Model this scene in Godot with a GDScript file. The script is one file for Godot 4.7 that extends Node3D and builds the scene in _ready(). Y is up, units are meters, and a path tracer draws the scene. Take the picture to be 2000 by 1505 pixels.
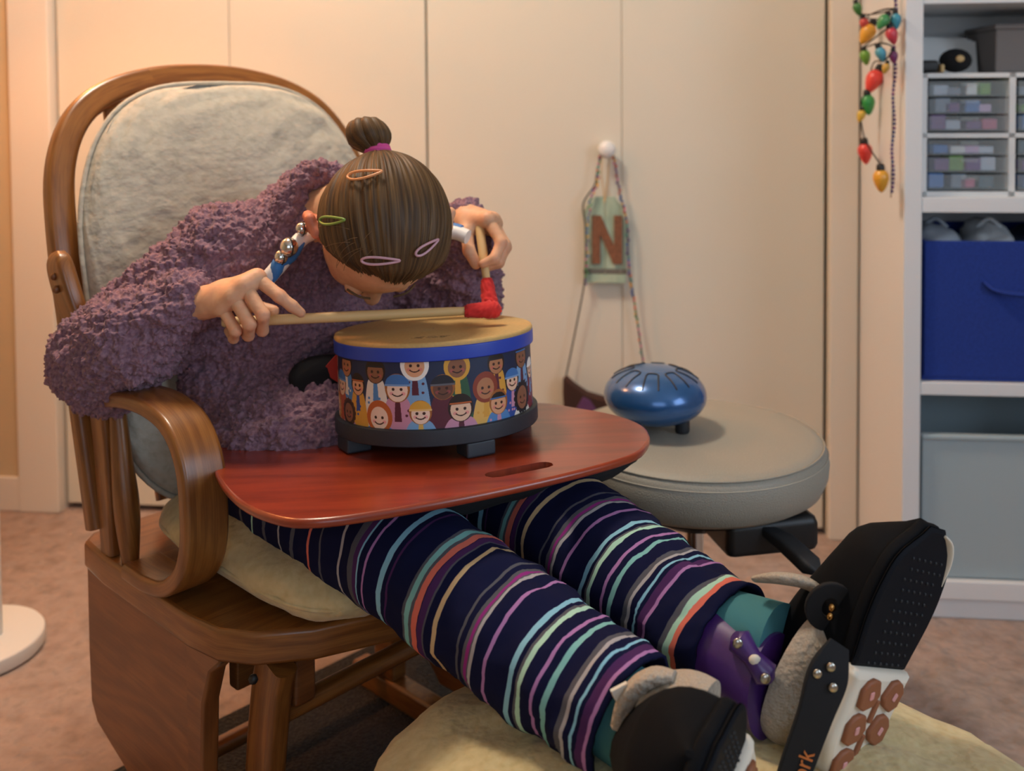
extends Node3D

# ---------------------------------------------------------------- frames
# The camera stands over the world's origin. CH is the glider chair's own frame (z forwards, x to the sitter's left),
# RM the room's frame (x along the closet wall, z into the room), TR the lap tray's.
var CH := Transform3D(Basis(Vector3.UP, deg_to_rad(46.0)), Vector3(-0.222, 0, -1.425))
var RM := Transform3D(Basis(Vector3.UP, deg_to_rad(-5.7)), Vector3(0, 0, -2.40))
var TR := Transform3D(Basis(Vector3(0.9993, 0.0377, -0.003), Vector3(-0.0379, 0.9961, -0.0797), Vector3(0, 0.0797, 0.9968)), Vector3(-0.10, 0.577, -1.33))
var mats := {}
var taken := {}


class Geo:
	var v := PackedVector3Array()
	var uv := PackedVector2Array()
	var col := PackedColorArray()
	var ix := PackedInt32Array()
	var weld := []
	var tint := Color.WHITE
	var colored := false

	func add(p: Vector3, t := Vector2.ZERO) -> int:
		v.append(p)
		uv.append(t)
		col.append(tint)
		return v.size() - 1

	func tri(a: int, b: int, c: int) -> void:
		ix.append(a)
		ix.append(b)
		ix.append(c)

	# turns the triangles added since index `from` the right way out
	func outward(from: int, at: int) -> void:
		var c := Vector3.ZERO
		for i in range(at, v.size()):
			c += v[i]
		c /= maxf(1.0, v.size() - at)
		var vol := 0.0
		for i in range(from, ix.size(), 3):
			vol += (v[ix[i]] - c).dot((v[ix[i + 1]] - c).cross(v[ix[i + 2]] - c))
		if vol > 0.0:
			for i in range(from, ix.size(), 3):
				var k := ix[i + 1]
				ix[i + 1] = ix[i + 2]
				ix[i + 2] = k

	func mesh() -> ArrayMesh:
		var nr := PackedVector3Array()
		nr.resize(v.size())
		for i in range(0, ix.size(), 3):
			var a := ix[i]
			var b := ix[i + 1]
			var c := ix[i + 2]
			var n := (v[c] - v[a]).cross(v[b] - v[a])
			nr[a] += n
			nr[b] += n
			nr[c] += n
		for w in weld:
			var n: Vector3 = nr[w[0]] + nr[w[1]]
			nr[w[0]] = n
			nr[w[1]] = n
		for i in nr.size():
			nr[i] = nr[i].normalized() if nr[i].length_squared() > 1e-30 else Vector3.UP
		var arr := []
		arr.resize(Mesh.ARRAY_MAX)
		arr[Mesh.ARRAY_VERTEX] = v
		arr[Mesh.ARRAY_NORMAL] = nr
		arr[Mesh.ARRAY_TEX_UV] = uv
		if colored:
			arr[Mesh.ARRAY_COLOR] = col
		arr[Mesh.ARRAY_INDEX] = ix
		var m := ArrayMesh.new()
		m.add_surface_from_arrays(Mesh.PRIMITIVE_TRIANGLES, arr)
		return m


# ---------------------------------------------------------------- shapes
func C(x: float, y: float, z: float) -> Vector3:
	return CH * Vector3(x, y, z)


func R(x: float, y: float, z: float) -> Vector3:
	return RM * Vector3(x, y, z)


# a point given by its distance d in front of the camera's spot
func D(x: float, y: float, d: float) -> Vector3:
	return Vector3(x, y, -d)


func smooth_path(pts: Array, per := 6) -> PackedVector3Array:
	var out := PackedVector3Array()
	for i in pts.size() - 1:
		var a: Vector3 = pts[maxi(i - 1, 0)]
		var b: Vector3 = pts[i]
		var c: Vector3 = pts[i + 1]
		var d: Vector3 = pts[mini(i + 2, pts.size() - 1)]
		for k in per:
			out.append(b.cubic_interpolate(c, a, d, float(k) / per))
	out.append(pts[pts.size() - 1])
	return out


func smooth_nums(vals: Array, count: int) -> PackedFloat32Array:
	var out := PackedFloat32Array()
	for i in count:
		var t := float(i) / maxf(1.0, count - 1.0) * (vals.size() - 1)
		var k := mini(int(t), vals.size() - 2)
		out.append(cubic_interpolate(vals[k], vals[k + 1], vals[maxi(k - 1, 0)], vals[mini(k + 2, vals.size() - 1)], t - k))
	return out


func loft(g: Geo, rings: Array, caps := true, sharp := false, closed := true) -> void:
	var from := g.ix.size()
	var at := g.v.size()
	var n: int = rings[0].size()
	var m := n + 1 if closed else n
	var along := 0.0
	var base := -1
	for r in rings.size():
		var ring: PackedVector3Array = rings[r]
		if r > 0:
			var d := 0.0
			for i in range(0, n, maxi(1, n / 4)):
				d = maxf(d, ring[i].distance_to(rings[r - 1][i]))
			along += d
		for pass_ in (2 if sharp and r > 0 and r < rings.size() - 1 else 1):
			var start := g.v.size()
			var around := 0.0
			for i in m:
				if i > 0:
					around += ring[i % n].distance_to(ring[i - 1])
				g.add(ring[i % n], Vector2(around, along))
			if closed:
				g.weld.append([start, start + n])
			if r > 0 and pass_ == 0:
				for i in m - 1:
					g.tri(base + i, start + i, base + i + 1)
					g.tri(base + i + 1, start + i, start + i + 1)
			base = start
	if caps and closed:
		for r in [0, rings.size() - 1]:
			var ring: PackedVector3Array = rings[r]
			var mid := Vector3.ZERO
			for p in ring:
				mid += p
			mid /= n
			var e := (ring[0] - mid).normalized()
			var f := (ring[n / 4] - mid).normalized()
			var k := g.add(mid, Vector2.ZERO)
			for p in ring:
				g.add(p, Vector2((p - mid).dot(e), (p - mid).dot(f)))
			for i in n:
				if r == 0:
					g.tri(k, k + 1 + i, k + 1 + (i + 1) % n)
				else:
					g.tri(k, k + 1 + (i + 1) % n, k + 1 + i)
	g.outward(from, at)


func circle(n: int, rx: float, ry: float, power := 2.0) -> PackedVector2Array:
	var out := PackedVector2Array()
	for i in n:
		var t := TAU * i / n
		out.append(Vector2(rx * signf(cos(t)) * absf(cos(t)) ** (2.0 / power), ry * signf(sin(t)) * absf(sin(t)) ** (2.0 / power)))
	return out


# a profile swept along a path; rad scales it, one number or one for each point
func sweep(g: Geo, path: PackedVector3Array, rad, shape = 12, hint := Vector3.UP, caps := true) -> void:
	var prof: PackedVector2Array = circle(shape, 1, 1) if shape is int else shape
	var rings := []
	var side := Vector3.ZERO
	for i in path.size():
		var t := (path[mini(i + 1, path.size() - 1)] - path[maxi(i - 1, 0)]).normalized()
		if i == 0:
			side = hint.cross(t)
			if side.length() < 0.05:
				side = Vector3(0.3, 0.2, 1).cross(t)
		side = (side - t * side.dot(t)).normalized()
		var up := t.cross(side)
		var k: float = rad if rad is float else rad[i]
		var ring := PackedVector3Array()
		for p in prof:
			ring.append(path[i] + side * p.x * k + up * p.y * k)
		rings.append(ring)
	loft(g, rings, caps)


func tube(g: Geo, a: Vector3, b: Vector3, r: float, n := 10, r2 := -1.0) -> void:
	sweep(g, PackedVector3Array([a, b]), PackedFloat32Array([r, r if r2 < 0 else r2]), n)


func lathe(g: Geo, xf: Transform3D, prof: Array, n := 32, caps := true) -> void:
	var rings := []
	for p in prof:
		var ring := PackedVector3Array()
		for i in n:
			ring.append(xf * Vector3(p.x * cos(TAU * i / n), p.y, p.x * sin(TAU * i / n)))
		rings.append(ring)
	loft(g, rings, caps)


func ball(g: Geo, c: Vector3, r, n := 12, basis := Basis()) -> void:
	var s: Vector3 = r if r is Vector3 else Vector3(r, r, r)
	var prof := []
	for i in n / 2 + 1:
		var t := -PI / 2 + PI * i / (n / 2)
		prof.append(Vector2(maxf(cos(t), 0.002), sin(t)))
	lathe(g, Transform3D(basis.scaled_local(s), c), prof, n, false)


# a flat outline (x, z) given height y0..y1 with rounded edges; hole: an outline cut through it
func slab(g: Geo, xf: Transform3D, poly: PackedVector2Array, y0: float, y1: float, bevel := 0.003, hole := PackedVector2Array()) -> void:
	if Geometry2D.is_polygon_clockwise(poly):
		poly.reverse()
	var inset := func(src: PackedVector2Array, by: float) -> PackedVector2Array:
		var out := PackedVector2Array()
		for i in src.size():
			var a := (src[i] - src[i - 1]).normalized()
			var b := (src[(i + 1) % src.size()] - src[i]).normalized()
			var nn := a.orthogonal() + b.orthogonal()
			nn = nn / maxf(0.6, nn.length_squared() / 2.0) if nn.length() > 1e-6 else Vector2.ZERO
			out.append(src[i] - nn * by)
		return out
	var sgn := 1.0
	var test: PackedVector2Array = inset.call(poly, 0.0005)
	var area := func(q: PackedVector2Array) -> float:
		var s := 0.0
		for i in q.size():
			s += q[i - 1].cross(q[i])
		return absf(s)
	if area.call(test) > area.call(poly):
		sgn = -1.0
	var lift := func(q: PackedVector2Array, y: float) -> PackedVector3Array:
		var out := PackedVector3Array()
		for p in q:
			out.append(xf * Vector3(p.x, y, p.y))
		return out
	var small: PackedVector2Array = inset.call(poly, bevel * sgn)
	var mid: PackedVector2Array = inset.call(poly, bevel * 0.3 * sgn)
	var first := g.v.size()
	loft(g, [lift.call(small, y0), lift.call(mid, y0 + bevel * 0.3), lift.call(poly, y0 + bevel), lift.call(poly, y1 - bevel), lift.call(mid, y1 - bevel * 0.3), lift.call(small, y1)], false)
	for i in range(first, g.v.size()):
		g.uv[i] = Vector2(g.uv[i].y, g.uv[i].x)
	var pieces := [small]
	if hole.size():
		# cut the face in two along the hole, so that each half is a plain outline
		loft(g, [lift.call(hole, y0), lift.call(hole, y1)], false)
		var mid_h := Vector2.ZERO
		var far := hole[0]
		for p in hole:
			mid_h += p / hole.size()
		for p in hole:
			if p.distance_to(mid_h) > far.distance_to(mid_h):
				far = p
		var d := (far - mid_h).normalized()
		pieces = []
		for s in [-1.0, 1.0]:
			var plane := PackedVector2Array([mid_h - d * 9, mid_h + d * 9, mid_h + d * 9 + d.orthogonal() * 9 * s, mid_h - d * 9 + d.orthogonal() * 9 * s])
			for q in Geometry2D.intersect_polygons(small, plane):
				pieces.append_array(Geometry2D.clip_polygons(q, hole))
	for face: PackedVector2Array in pieces:
		var tris := Geometry2D.triangulate_polygon(face)
		for y in [y0, y1]:
			var k := g.v.size()
			for p in face:
				g.add(xf * Vector3(p.x, y, p.y), Vector2(p.y, p.x))
			var want: Vector3 = xf.basis.y * (1.0 if y == y1 else -1.0)
			for i in range(0, tris.size(), 3):
				var a := k + tris[i]
				var b := k + tris[i + 1]
				var c := k + tris[i + 2]
				if (g.v[c] - g.v[a]).cross(g.v[b] - g.v[a]).dot(want) < 0:
					g.tri(a, c, b)
				else:
					g.tri(a, b, c)


func rounded(hx: float, hz: float, r: float, seg := 4) -> PackedVector2Array:
	var out := PackedVector2Array()
	for q in 4:
		var c := Vector2((hx - r) * (1 if q in [0, 3] else -1), (hz - r) * (1 if q < 2 else -1))
		for i in seg + 1:
			out.append(c + Vector2.from_angle(PI / 2 * (q + float(i) / seg)) * r)
	return out


# a box between two corners in the frame xf
func box(g: Geo, xf: Transform3D, lo: Vector3, hi: Vector3, bevel := 0.0, uv_along := 1) -> void:
	var c := (lo + hi) / 2
	var h := (hi - lo).abs() / 2
	if bevel > 0.0:
		slab(g, xf * Transform3D(Basis(), Vector3(c.x, 0, c.z)), rounded(h.x, h.z, bevel, 2), c.y - h.y, c.y + h.y, bevel)
		return
	for axis in 3:
		for s in [-1.0, 1.0]:
			var n := Vector3.ZERO
			n[axis] = s
			var a := Vector3.ZERO
			a[(axis + 1) % 3] = 1
			var b := n.cross(a)
			var from := g.v.size()
			for q in [[-1, -1], [1, -1], [1, 1], [-1, 1]]:
				var p: Vector3 = c + n * h + a * h * q[0] + b * h * q[1]
				g.add(xf * p, Vector2(p[(uv_along + 1) % 3] + p[(uv_along + 2) % 3], p[uv_along]))
			g.tri(from, from + 2, from + 1)
			g.tri(from, from + 3, from + 2)


# a stuffed cushion: rings of a squared circle
func pillow(g: Geo, xf: Transform3D, h: Vector3, power := 4.0, plump := 0.55, rough := 0.004, seed_ := 1, n := 56, m := 26) -> void:
	var noise := FastNoiseLite.new()
	noise.seed = seed_
	noise.frequency = 9.0
	var rings := []
	for i in m + 1:
		var t := -PI / 2 + PI * i / m
		var s := maxf(cos(t), 0.0) ** plump
		var ring := PackedVector3Array()
		for p in circle(n, h.x * maxf(s, 0.01), h.z * maxf(s, 0.01), power):
			var q := Vector3(p.x, h.y * sin(t), p.y)
			var dir := Vector3(p.x / h.x, sin(t), p.y / h.z).normalized()
			ring.append(xf * (q + dir * noise.get_noise_3d(q.x, q.y * 1.5, q.z) * rough * 3.0))
		rings.append(ring)
	loft(g, rings, false)


# ---------------------------------------------------------------- bodies: tapered capsules and ellipsoids joined smoothly, meshed as surface nets
# bone: [a, b, ra, rb] or [centre, basis, radii]
func blend(bones: Array, cell: float, k: float) -> Geo:
	var lo := Vector3(1e9, 1e9, 1e9)
	var hi := -lo
	for b in bones:
		for i in 2:
			var p: Vector3 = b[0] if b[1] is Basis else b[i]
			var r: float = maxf(b[2].x, maxf(b[2].y, b[2].z)) if b[1] is Basis else b[2 + i]
			lo = lo.min(p - Vector3(r, r, r))
			hi = hi.max(p + Vector3(r, r, r))
	lo -= Vector3.ONE * (cell * 3 + k)
	hi += Vector3.ONE * (cell * 3 + k)
	var nx := int((hi.x - lo.x) / cell) + 1
	var ny := int((hi.y - lo.y) / cell) + 1
	var nz := int((hi.z - lo.z) / cell) + 1
	var f := PackedFloat32Array()
	f.resize(nx * ny * nz)
	f.fill(9.0)
	for b in bones:
		var round_: bool = b[1] is Basis
		var pa: Vector3 = b[0]
		var pb: Vector3 = b[0] if round_ else b[1]
		var ra: float = maxf(b[2].x, maxf(b[2].y, b[2].z)) if round_ else b[2]
		var rb: float = ra if round_ else b[3]
		var reach := maxf(ra, rb) + k + cell * 2
		var l := (pa.min(pb) - Vector3.ONE * reach - lo) / cell
		var h := (pa.max(pb) + Vector3.ONE * reach - lo) / cell
		var ba := pb - pa
		var bb := maxf(ba.length_squared(), 1e-9)
		var inv: Basis = b[1].transposed() if round_ else Basis()
		var rr: Vector3 = b[2] if round_ else Vector3.ONE
		for z in range(maxi(0, int(l.z)), mini(nz, int(h.z) + 1)):
			for y in range(maxi(0, int(l.y)), mini(ny, int(h.y) + 1)):
				var row := (z * ny + y) * nx
				for x in range(maxi(0, int(l.x)), mini(nx, int(h.x) + 1)):
					var p := lo + Vector3(x, y, z) * cell - pa
					var d: float
					if round_:
						var q := inv * p
						var k0 := (q / rr).length()
						d = k0 * (k0 - 1.0) / maxf((q / (rr * rr)).length(), 1e-6)
					else:
						var t := clampf(p.dot(ba) / bb, 0.0, 1.0)
						d = (p - ba * t).length() - ra - (rb - ra) * t
					var o := f[row + x]
					var e := maxf(k - absf(o - d), 0.0) / k
					f[row + x] = minf(o, d) - e * e * k * 0.25
	var g := Geo.new()
	var cells := PackedInt32Array()
	cells.resize(nx * ny * nz)
	cells.fill(-1)
	var step := [0, 1, nx, nx + 1, nx * ny, nx * ny + 1, nx * ny + nx, nx * ny + nx + 1]
	var corner := []
	for c in 8:
		corner.append(Vector3(c & 1, (c >> 1) & 1, (c >> 2) & 1))
	var edges := [[0, 1], [2, 3], [4, 5], [6, 7], [0, 2], [1, 3], [4, 6], [5, 7], [0, 4], [1, 5], [2, 6], [3, 7]]
	for z in nz - 1:
		for y in ny - 1:
			var row := (z * ny + y) * nx
			for x in nx - 1:
				var i := row + x
				if f[i] > cell * 3:
					continue
				var inside := 0
				for c in 8:
					if f[i + step[c]] < 0.0:
						inside += 1
				if inside == 0 or inside == 8:
					continue
				var sum := Vector3.ZERO
				var cnt := 0
				for e in edges:
					var va := f[i + step[e[0]]]
					var vb := f[i + step[e[1]]]
					if (va < 0.0) != (vb < 0.0):
						sum += corner[e[0]].lerp(corner[e[1]], va / (va - vb))
						cnt += 1
				cells[i] = g.add(lo + (Vector3(x, y, z) + sum / cnt) * cell)
	for z in range(1, nz - 1):
		for y in range(1, ny - 1):
			var row := (z * ny + y) * nx
			for x in range(1, nx - 1):
				var i := row + x
				if absf(f[i]) > cell * 2:
					continue
				var s := f[i] < 0.0
				for axis in 3:
					var d := [1, nx, nx * ny]
					if (f[i + d[axis]] < 0.0) == s:
						continue
					var u: int = d[(axis + 1) % 3]
					var w: int = d[(axis + 2) % 3]
					var a := cells[i]
					var b := cells[i - u]
					var c := cells[i - u - w]
					var e := cells[i - w]
					if a < 0 or b < 0 or c < 0 or e < 0:
						continue
					if s:
						g.tri(a, c, b)
						g.tri(a, e, c)
					else:
						g.tri(a, b, c)
						g.tri(a, c, e)
	return g


func append(g: Geo, o: Geo) -> void:
	var k := g.v.size()
	g.v.append_array(o.v)
	g.uv.append_array(o.uv)
	g.col.append_array(o.col)
	for i in o.ix:
		g.ix.append(i + k)
	for w in o.weld:
		g.weld.append([w[0] + k, w[1] + k])


# every triangle becomes four
func finer(g: Geo) -> Geo:
	var o := Geo.new()
	o.v = g.v.duplicate()
	o.uv = g.uv.duplicate()
	o.col = g.col.duplicate()
	var mid := {}
	for i in range(0, g.ix.size(), 3):
		var t := [g.ix[i], g.ix[i + 1], g.ix[i + 2]]
		var h := []
		for e in 3:
			var a: int = t[e]
			var b: int = t[(e + 1) % 3]
			var key := mini(a, b) * 2000000 + maxi(a, b)
			if not mid.has(key):
				mid[key] = o.add((g.v[a] + g.v[b]) / 2)
			h.append(mid[key])
		o.tri(t[0], h[0], h[2])
		o.tri(h[0], t[1], h[1])
		o.tri(h[2], h[1], t[2])
		o.tri(h[0], h[1], h[2])
	return o


func normals_of(g: Geo) -> PackedVector3Array:
	var nr := PackedVector3Array()
	nr.resize(g.v.size())
	for i in range(0, g.ix.size(), 3):
		var a := g.ix[i]
		var b := g.ix[i + 1]
		var c := g.ix[i + 2]
		var n := (g.v[c] - g.v[a]).cross(g.v[b] - g.v[a])
		nr[a] += n
		nr[b] += n
		nr[c] += n
	for i in nr.size():
		nr[i] = nr[i].normalized()
	return nr


# ---------------------------------------------------------------- things and parts
func numbered(called: String) -> String:
	taken[called] = taken.get(called, -1) + 1
	return called if taken[called] == 0 else "%s_%03d" % [called, taken[called]]


func thing(called: String, label: String, category: String, base: Vector3, group := "") -> Node3D:
	var o := Node3D.new()
	o.name = numbered(called)
	add_child(o)
	o.position = base
	o.set_meta("label", label)
	o.set_meta("category", category)
	if group:
		o.set_meta("group", group)
	return o


# one named mesh; shapes are given in world coordinates
func part(called: String, g: Geo, m: Material, parent: Node3D, label := "") -> MeshInstance3D:
	var o := MeshInstance3D.new()
	o.name = called
	o.mesh = g.mesh()
	o.material_override = m
	parent.add_child(o, true)
	if parent != self and not parent is MeshInstance3D:
		o.position = -parent.position
	if label:
		o.set_meta("label", label)
	return o


func structure(called: String, g: Geo, m: Material) -> MeshInstance3D:
	var o := part(called, g, m, self)
	o.set_meta("kind", "structure")
	return o


# ---------------------------------------------------------------- materials
func mat(called: String, color: Color, rough := 0.7, more := {}) -> StandardMaterial3D:
	var m := StandardMaterial3D.new()
	m.resource_name = called
	m.albedo_color = color
	m.roughness = rough
	for k in more:
		m.set(k, more[k])
	mats[called] = m
	return m


func speckle(freq: float, colors: Array, kind := FastNoiseLite.TYPE_SIMPLEX_SMOOTH, size := 256, seed_ := 3, octaves := 3) -> NoiseTexture2D:
	var n := FastNoiseLite.new()
	n.noise_type = kind
	n.frequency = freq
	n.seed = seed_
	n.fractal_octaves = octaves
	if kind == FastNoiseLite.TYPE_CELLULAR:
		n.cellular_return_type = FastNoiseLite.RETURN_DISTANCE
		n.fractal_type = FastNoiseLite.FRACTAL_NONE
	var t := NoiseTexture2D.new()
	t.width = size
	t.height = size
	t.seamless = true
	t.noise = n
	var gr := Gradient.new()
	gr.colors = PackedColorArray(colors)
	var off := PackedFloat32Array()
	for i in colors.size():
		off.append(float(i) / (colors.size() - 1))
	gr.offsets = off
	t.color_ramp = gr
	return t


# wood grain: u across, v along
func grain(a: Color, b: Color, seed_: int, wild := 1.0) -> ImageTexture:
	var im := Image.create(256, 512, false, Image.FORMAT_RGB8)
	var n := FastNoiseLite.new()
	n.seed = seed_
	n.frequency = 1.0
	for y in 512:
		for x in 256:
			var warp := n.get_noise_2d(x * 0.012, y * 0.004) * 9.0 * wild
			var t := 0.5 + 0.28 * sin(x * 0.16 + warp) + 0.45 * n.get_noise_2d(x * 0.35, y * 0.012 + 40.0) + 0.25 * n.get_noise_2d(x * 0.03, y * 0.008 + 90.0)
			im.set_pixel(x, y, a.lerp(b, clampf(t, 0, 1)))
	return ImageTexture.create_from_image(im)


func world_tex(m: StandardMaterial3D, tex: Texture2D, scale: Vector3) -> void:
	m.albedo_texture = tex
	m.uv1_triplanar = true
	m.uv1_scale = scale


func relief(m: StandardMaterial3D, tex: Texture2D, cm: float) -> void:
	m.heightmap_enabled = true
	m.heightmap_texture = tex
	m.heightmap_scale = cm


func _ready() -> void:
	# camera: level with a lowered lens, as in a picture cropped from a taller one
	var cam := Camera3D.new()
	cam.name = "camera"
	add_child(cam)
	cam.position = Vector3(0, 1.02, 0)
	cam.rotation_degrees = Vector3(-2.2, 0, -0.4)
	var lens := CameraAttributesPhysical.new()
	lens.frustum_focal_length = 26.0
	lens.frustum_focus_distance = 1.16
	lens.frustum_near = 0.05
	lens.frustum_far = 60.0
	lens.exposure_aperture = 3.0
	cam.attributes = lens
	cam.projection = Camera3D.PROJECTION_FRUSTUM
	cam.near = 0.05
	cam.far = 60.0
	cam.size = 0.05 * 1505.0 / 2000.0
	cam.frustum_offset = Vector2(0, -0.05 * 485.5 / 2000.0)
	cam.current = true

	# sky, seen only through the window
	var env := Environment.new()
	var sky := Sky.new()
	var sm := ProceduralSkyMaterial.new()
	sm.sky_top_color = Color(0.55, 0.68, 0.9)
	sm.sky_horizon_color = Color(0.85, 0.9, 0.97)
	sm.ground_bottom_color = Color(0.35, 0.36, 0.34)
	sm.ground_horizon_color = Color(0.7, 0.72, 0.72)
	sky.sky_material = sm
	env.background_mode = Environment.BG_SKY
	env.sky = sky
	env.background_energy_multiplier = 1.0
	env.tonemap_mode = Environment.TONE_MAPPER_LINEAR
	env.tonemap_exposure = 0.93
	env.sdfgi_enabled = true
	env.ssao_enabled = true
	env.ssil_enabled = true
	var we := WorldEnvironment.new()
	we.name = "surroundings"
	we.environment = env
	add_child(we)

	# daylight through the window in the right-hand wall and the one behind the camera
	daylight(R(2.17, 1.45, 2.3), R(-1.0, 0.6, 1.0), Vector2(1.2, 1.15), 2.3)
	daylight(R(0.7, 1.5, 3.97), R(0.2, 0.6, 0.6), Vector2(1.5, 1.15), 1.15)

	make_materials()
	build_room()
	build_shelf()
	build_closet_things()
	build_lamp()
	build_ceiling_light()
	build_glider()
	build_ottoman()
	build_stool()
	build_tray_and_drum()
	build_person()


func daylight(at: Vector3, towards: Vector3, size: Vector2, energy: float) -> void:
	var l := AreaLight3D.new()
	l.name = "window_daylight"
	l.area_size = size
	l.light_color = Color(0.84, 0.92, 1.0)
	l.light_energy = energy
	l.area_range = 12.0
	l.area_attenuation = 2.0
	l.shadow_enabled = true
	add_child(l, true)
	# square to the wall it comes through
	var d := towards - at
	var n := RM.basis.x * signf(d.dot(RM.basis.x)) if absf(d.dot(RM.basis.x)) > absf(d.dot(RM.basis.z)) else RM.basis.z * signf(d.dot(RM.basis.z))
	l.look_at_from_position(at, at + n)


func make_materials() -> void:
	var dots := speckle(0.06, [Color(0.82, 0.82, 0.82), Color.WHITE])
	var bumpy := speckle(0.03, [Color.BLACK, Color.WHITE], FastNoiseLite.TYPE_SIMPLEX_SMOOTH, 256, 9, 4)
	var weave := speckle(0.12, [Color.BLACK, Color.WHITE], FastNoiseLite.TYPE_SIMPLEX, 256, 5, 2)
	# the room
	mat("door paint", Color("dbd6c6"), 0.55)
	mat("trim paint", Color("e3dccf"), 0.5)
	mat("wall paint", Color("c9b592"), 0.85)
	mat("ceiling paint", Color("e9e4da"), 0.9)
	var carpet := mat("carpet", Color.WHITE, 0.97)
	world_tex(carpet, speckle(0.02, [Color("8f7d74"), Color("a08c82"), Color("aa968c"), Color("96857c")], FastNoiseLite.TYPE_SIMPLEX_SMOOTH, 512, 11, 5), Vector3(1.6, 1.6, 1.6))
	relief(carpet, bumpy, 1.2)
	mat("floor mat", Color("3b393b"), 0.95)
	world_tex(mats["floor mat"], speckle(0.09, [Color(0.6, 0.6, 0.6), Color.WHITE]), Vector3(4, 4, 4))
	relief(mats["floor mat"], weave, 0.4)
	mat("white laminate", Color("e6e7e8"), 0.35)
	mat("blue fabric", Color("1f3f9c"), 0.9)
	world_tex(mats["blue fabric"], dots, Vector3(9, 9, 9))
	mat("clear plastic", Color(0.85, 0.92, 0.96, 0.12), 0.1, {"transparency": BaseMaterial3D.TRANSPARENCY_ALPHA})
	mat("milky plastic", Color(0.74, 0.80, 0.82, 0.72), 0.45, {"transparency": BaseMaterial3D.TRANSPARENCY_ALPHA})
	mat("white plastic", Color("e4e4e2"), 0.4)
	mat("black plastic", Color("17181a"), 0.45)
	mat("rubber", Color("202328"), 0.6)
	mat("chrome", Color("d8d8d6"), 0.14, {"metallic": 1.0})
	mat("brass", Color("c9995a"), 0.25, {"metallic": 1.0})
	mat("steel", Color("b9b5aa"), 0.28, {"metallic": 1.0})
	# wood
	var honey := mat("honey wood", Color.WHITE, 0.36, {"clearcoat_enabled": true, "clearcoat": 0.35, "clearcoat_roughness": 0.25})
	honey.albedo_texture = grain(Color("94602c"), Color("6e4019"), 4)
	honey.uv1_scale = Vector3(5, 1.3, 1)
	var panel := mat("panel wood", Color.WHITE, 0.42, {"clearcoat_enabled": true, "clearcoat": 0.25, "clearcoat_roughness": 0.3})
	panel.albedo_texture = grain(Color("8a552a"), Color("6a3c1a"), 8, 1.6)
	panel.uv1_scale = Vector3(2.6, 0.9, 1)
	var red := mat("cherry veneer", Color.WHITE, 0.32, {"clearcoat_enabled": true, "clearcoat": 0.5, "clearcoat_roughness": 0.22})
	red.albedo_texture = grain(Color("9a3a1c"), Color("7a2a14"), 15, 0.8)
	red.uv1_scale = Vector3(3, 1.0, 1)
	mat("cherry edge", Color("7c3a26"), 0.4)
	mat("mallet wood", Color("d9b67e"), 0.5)
	# cloth
	var cream := mat("cream plush", Color.WHITE, 0.95, {"rim_enabled": true, "rim": 0.35, "rim_tint": 0.6})
	world_tex(cream, speckle(0.05, [Color("bca878"), Color("ccbb8c"), Color("d4c59a")]), Vector3(5, 5, 5))
	relief(cream, bumpy, 0.25)
	var pale := mat("pale plush", Color.WHITE, 0.95, {"rim_enabled": true, "rim": 0.3, "rim_tint": 0.6})
	world_tex(pale, speckle(0.05, [Color("a59c89"), Color("b8b0a0"), Color("bdb6a6")]), Vector3(5, 5, 5))
	relief(pale, bumpy, 0.25)
	mat("stool vinyl", Color("a49f92"), 0.48)
	world_tex(mats["stool vinyl"], speckle(0.1, [Color(0.93, 0.93, 0.93), Color.WHITE]), Vector3(12, 12, 12))
	relief(mats["stool vinyl"], weave, 0.05)
	mat("seam thread", Color("b8b2a4"), 0.8)
	var fleece := mat("purple fleece", Color.WHITE, 0.97, {"rim_enabled": true, "rim": 0.25, "rim_tint": 0.7})
	world_tex(fleece, speckle(0.045, [Color("4f3643"), Color("735363"), Color("8d6c79"), Color("a2848e")], FastNoiseLite.TYPE_SIMPLEX_SMOOTH, 512, 21, 4), Vector3(6, 6, 6))
	relief(fleece, bumpy, 0.6)
	mat("black cloth", Color("121216"), 0.9)
	mat("red cloth", Color("a92f24"), 0.85)
	# skin and hair
	mat("skin", Color.WHITE, 0.55, {"vertex_color_use_as_albedo": true, "subsurf_scatter_enabled": true, "subsurf_scatter_strength": 0.12})
	# instruments
	mat("drum head", Color("c6a468"), 0.55)
	world_tex(mats["drum head"], speckle(0.08, [Color(0.9, 0.9, 0.9), Color.WHITE]), Vector3(8, 8, 8))
	mat("blue hoop", Color("2846b4"), 0.38)
	mat("dark ink", Color("4c3c22"), 0.7)
	mat("drum foot", Color("2a3038"), 0.5)
	mat("red felt", Color("cf2f2c"), 0.95, {"rim_enabled": true, "rim": 0.5})
	mat("tongue blue", Color("2c5f99"), 0.26, {"metallic": 0.35, "clearcoat_enabled": true, "clearcoat": 0.6, "clearcoat_roughness": 0.12})


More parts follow.
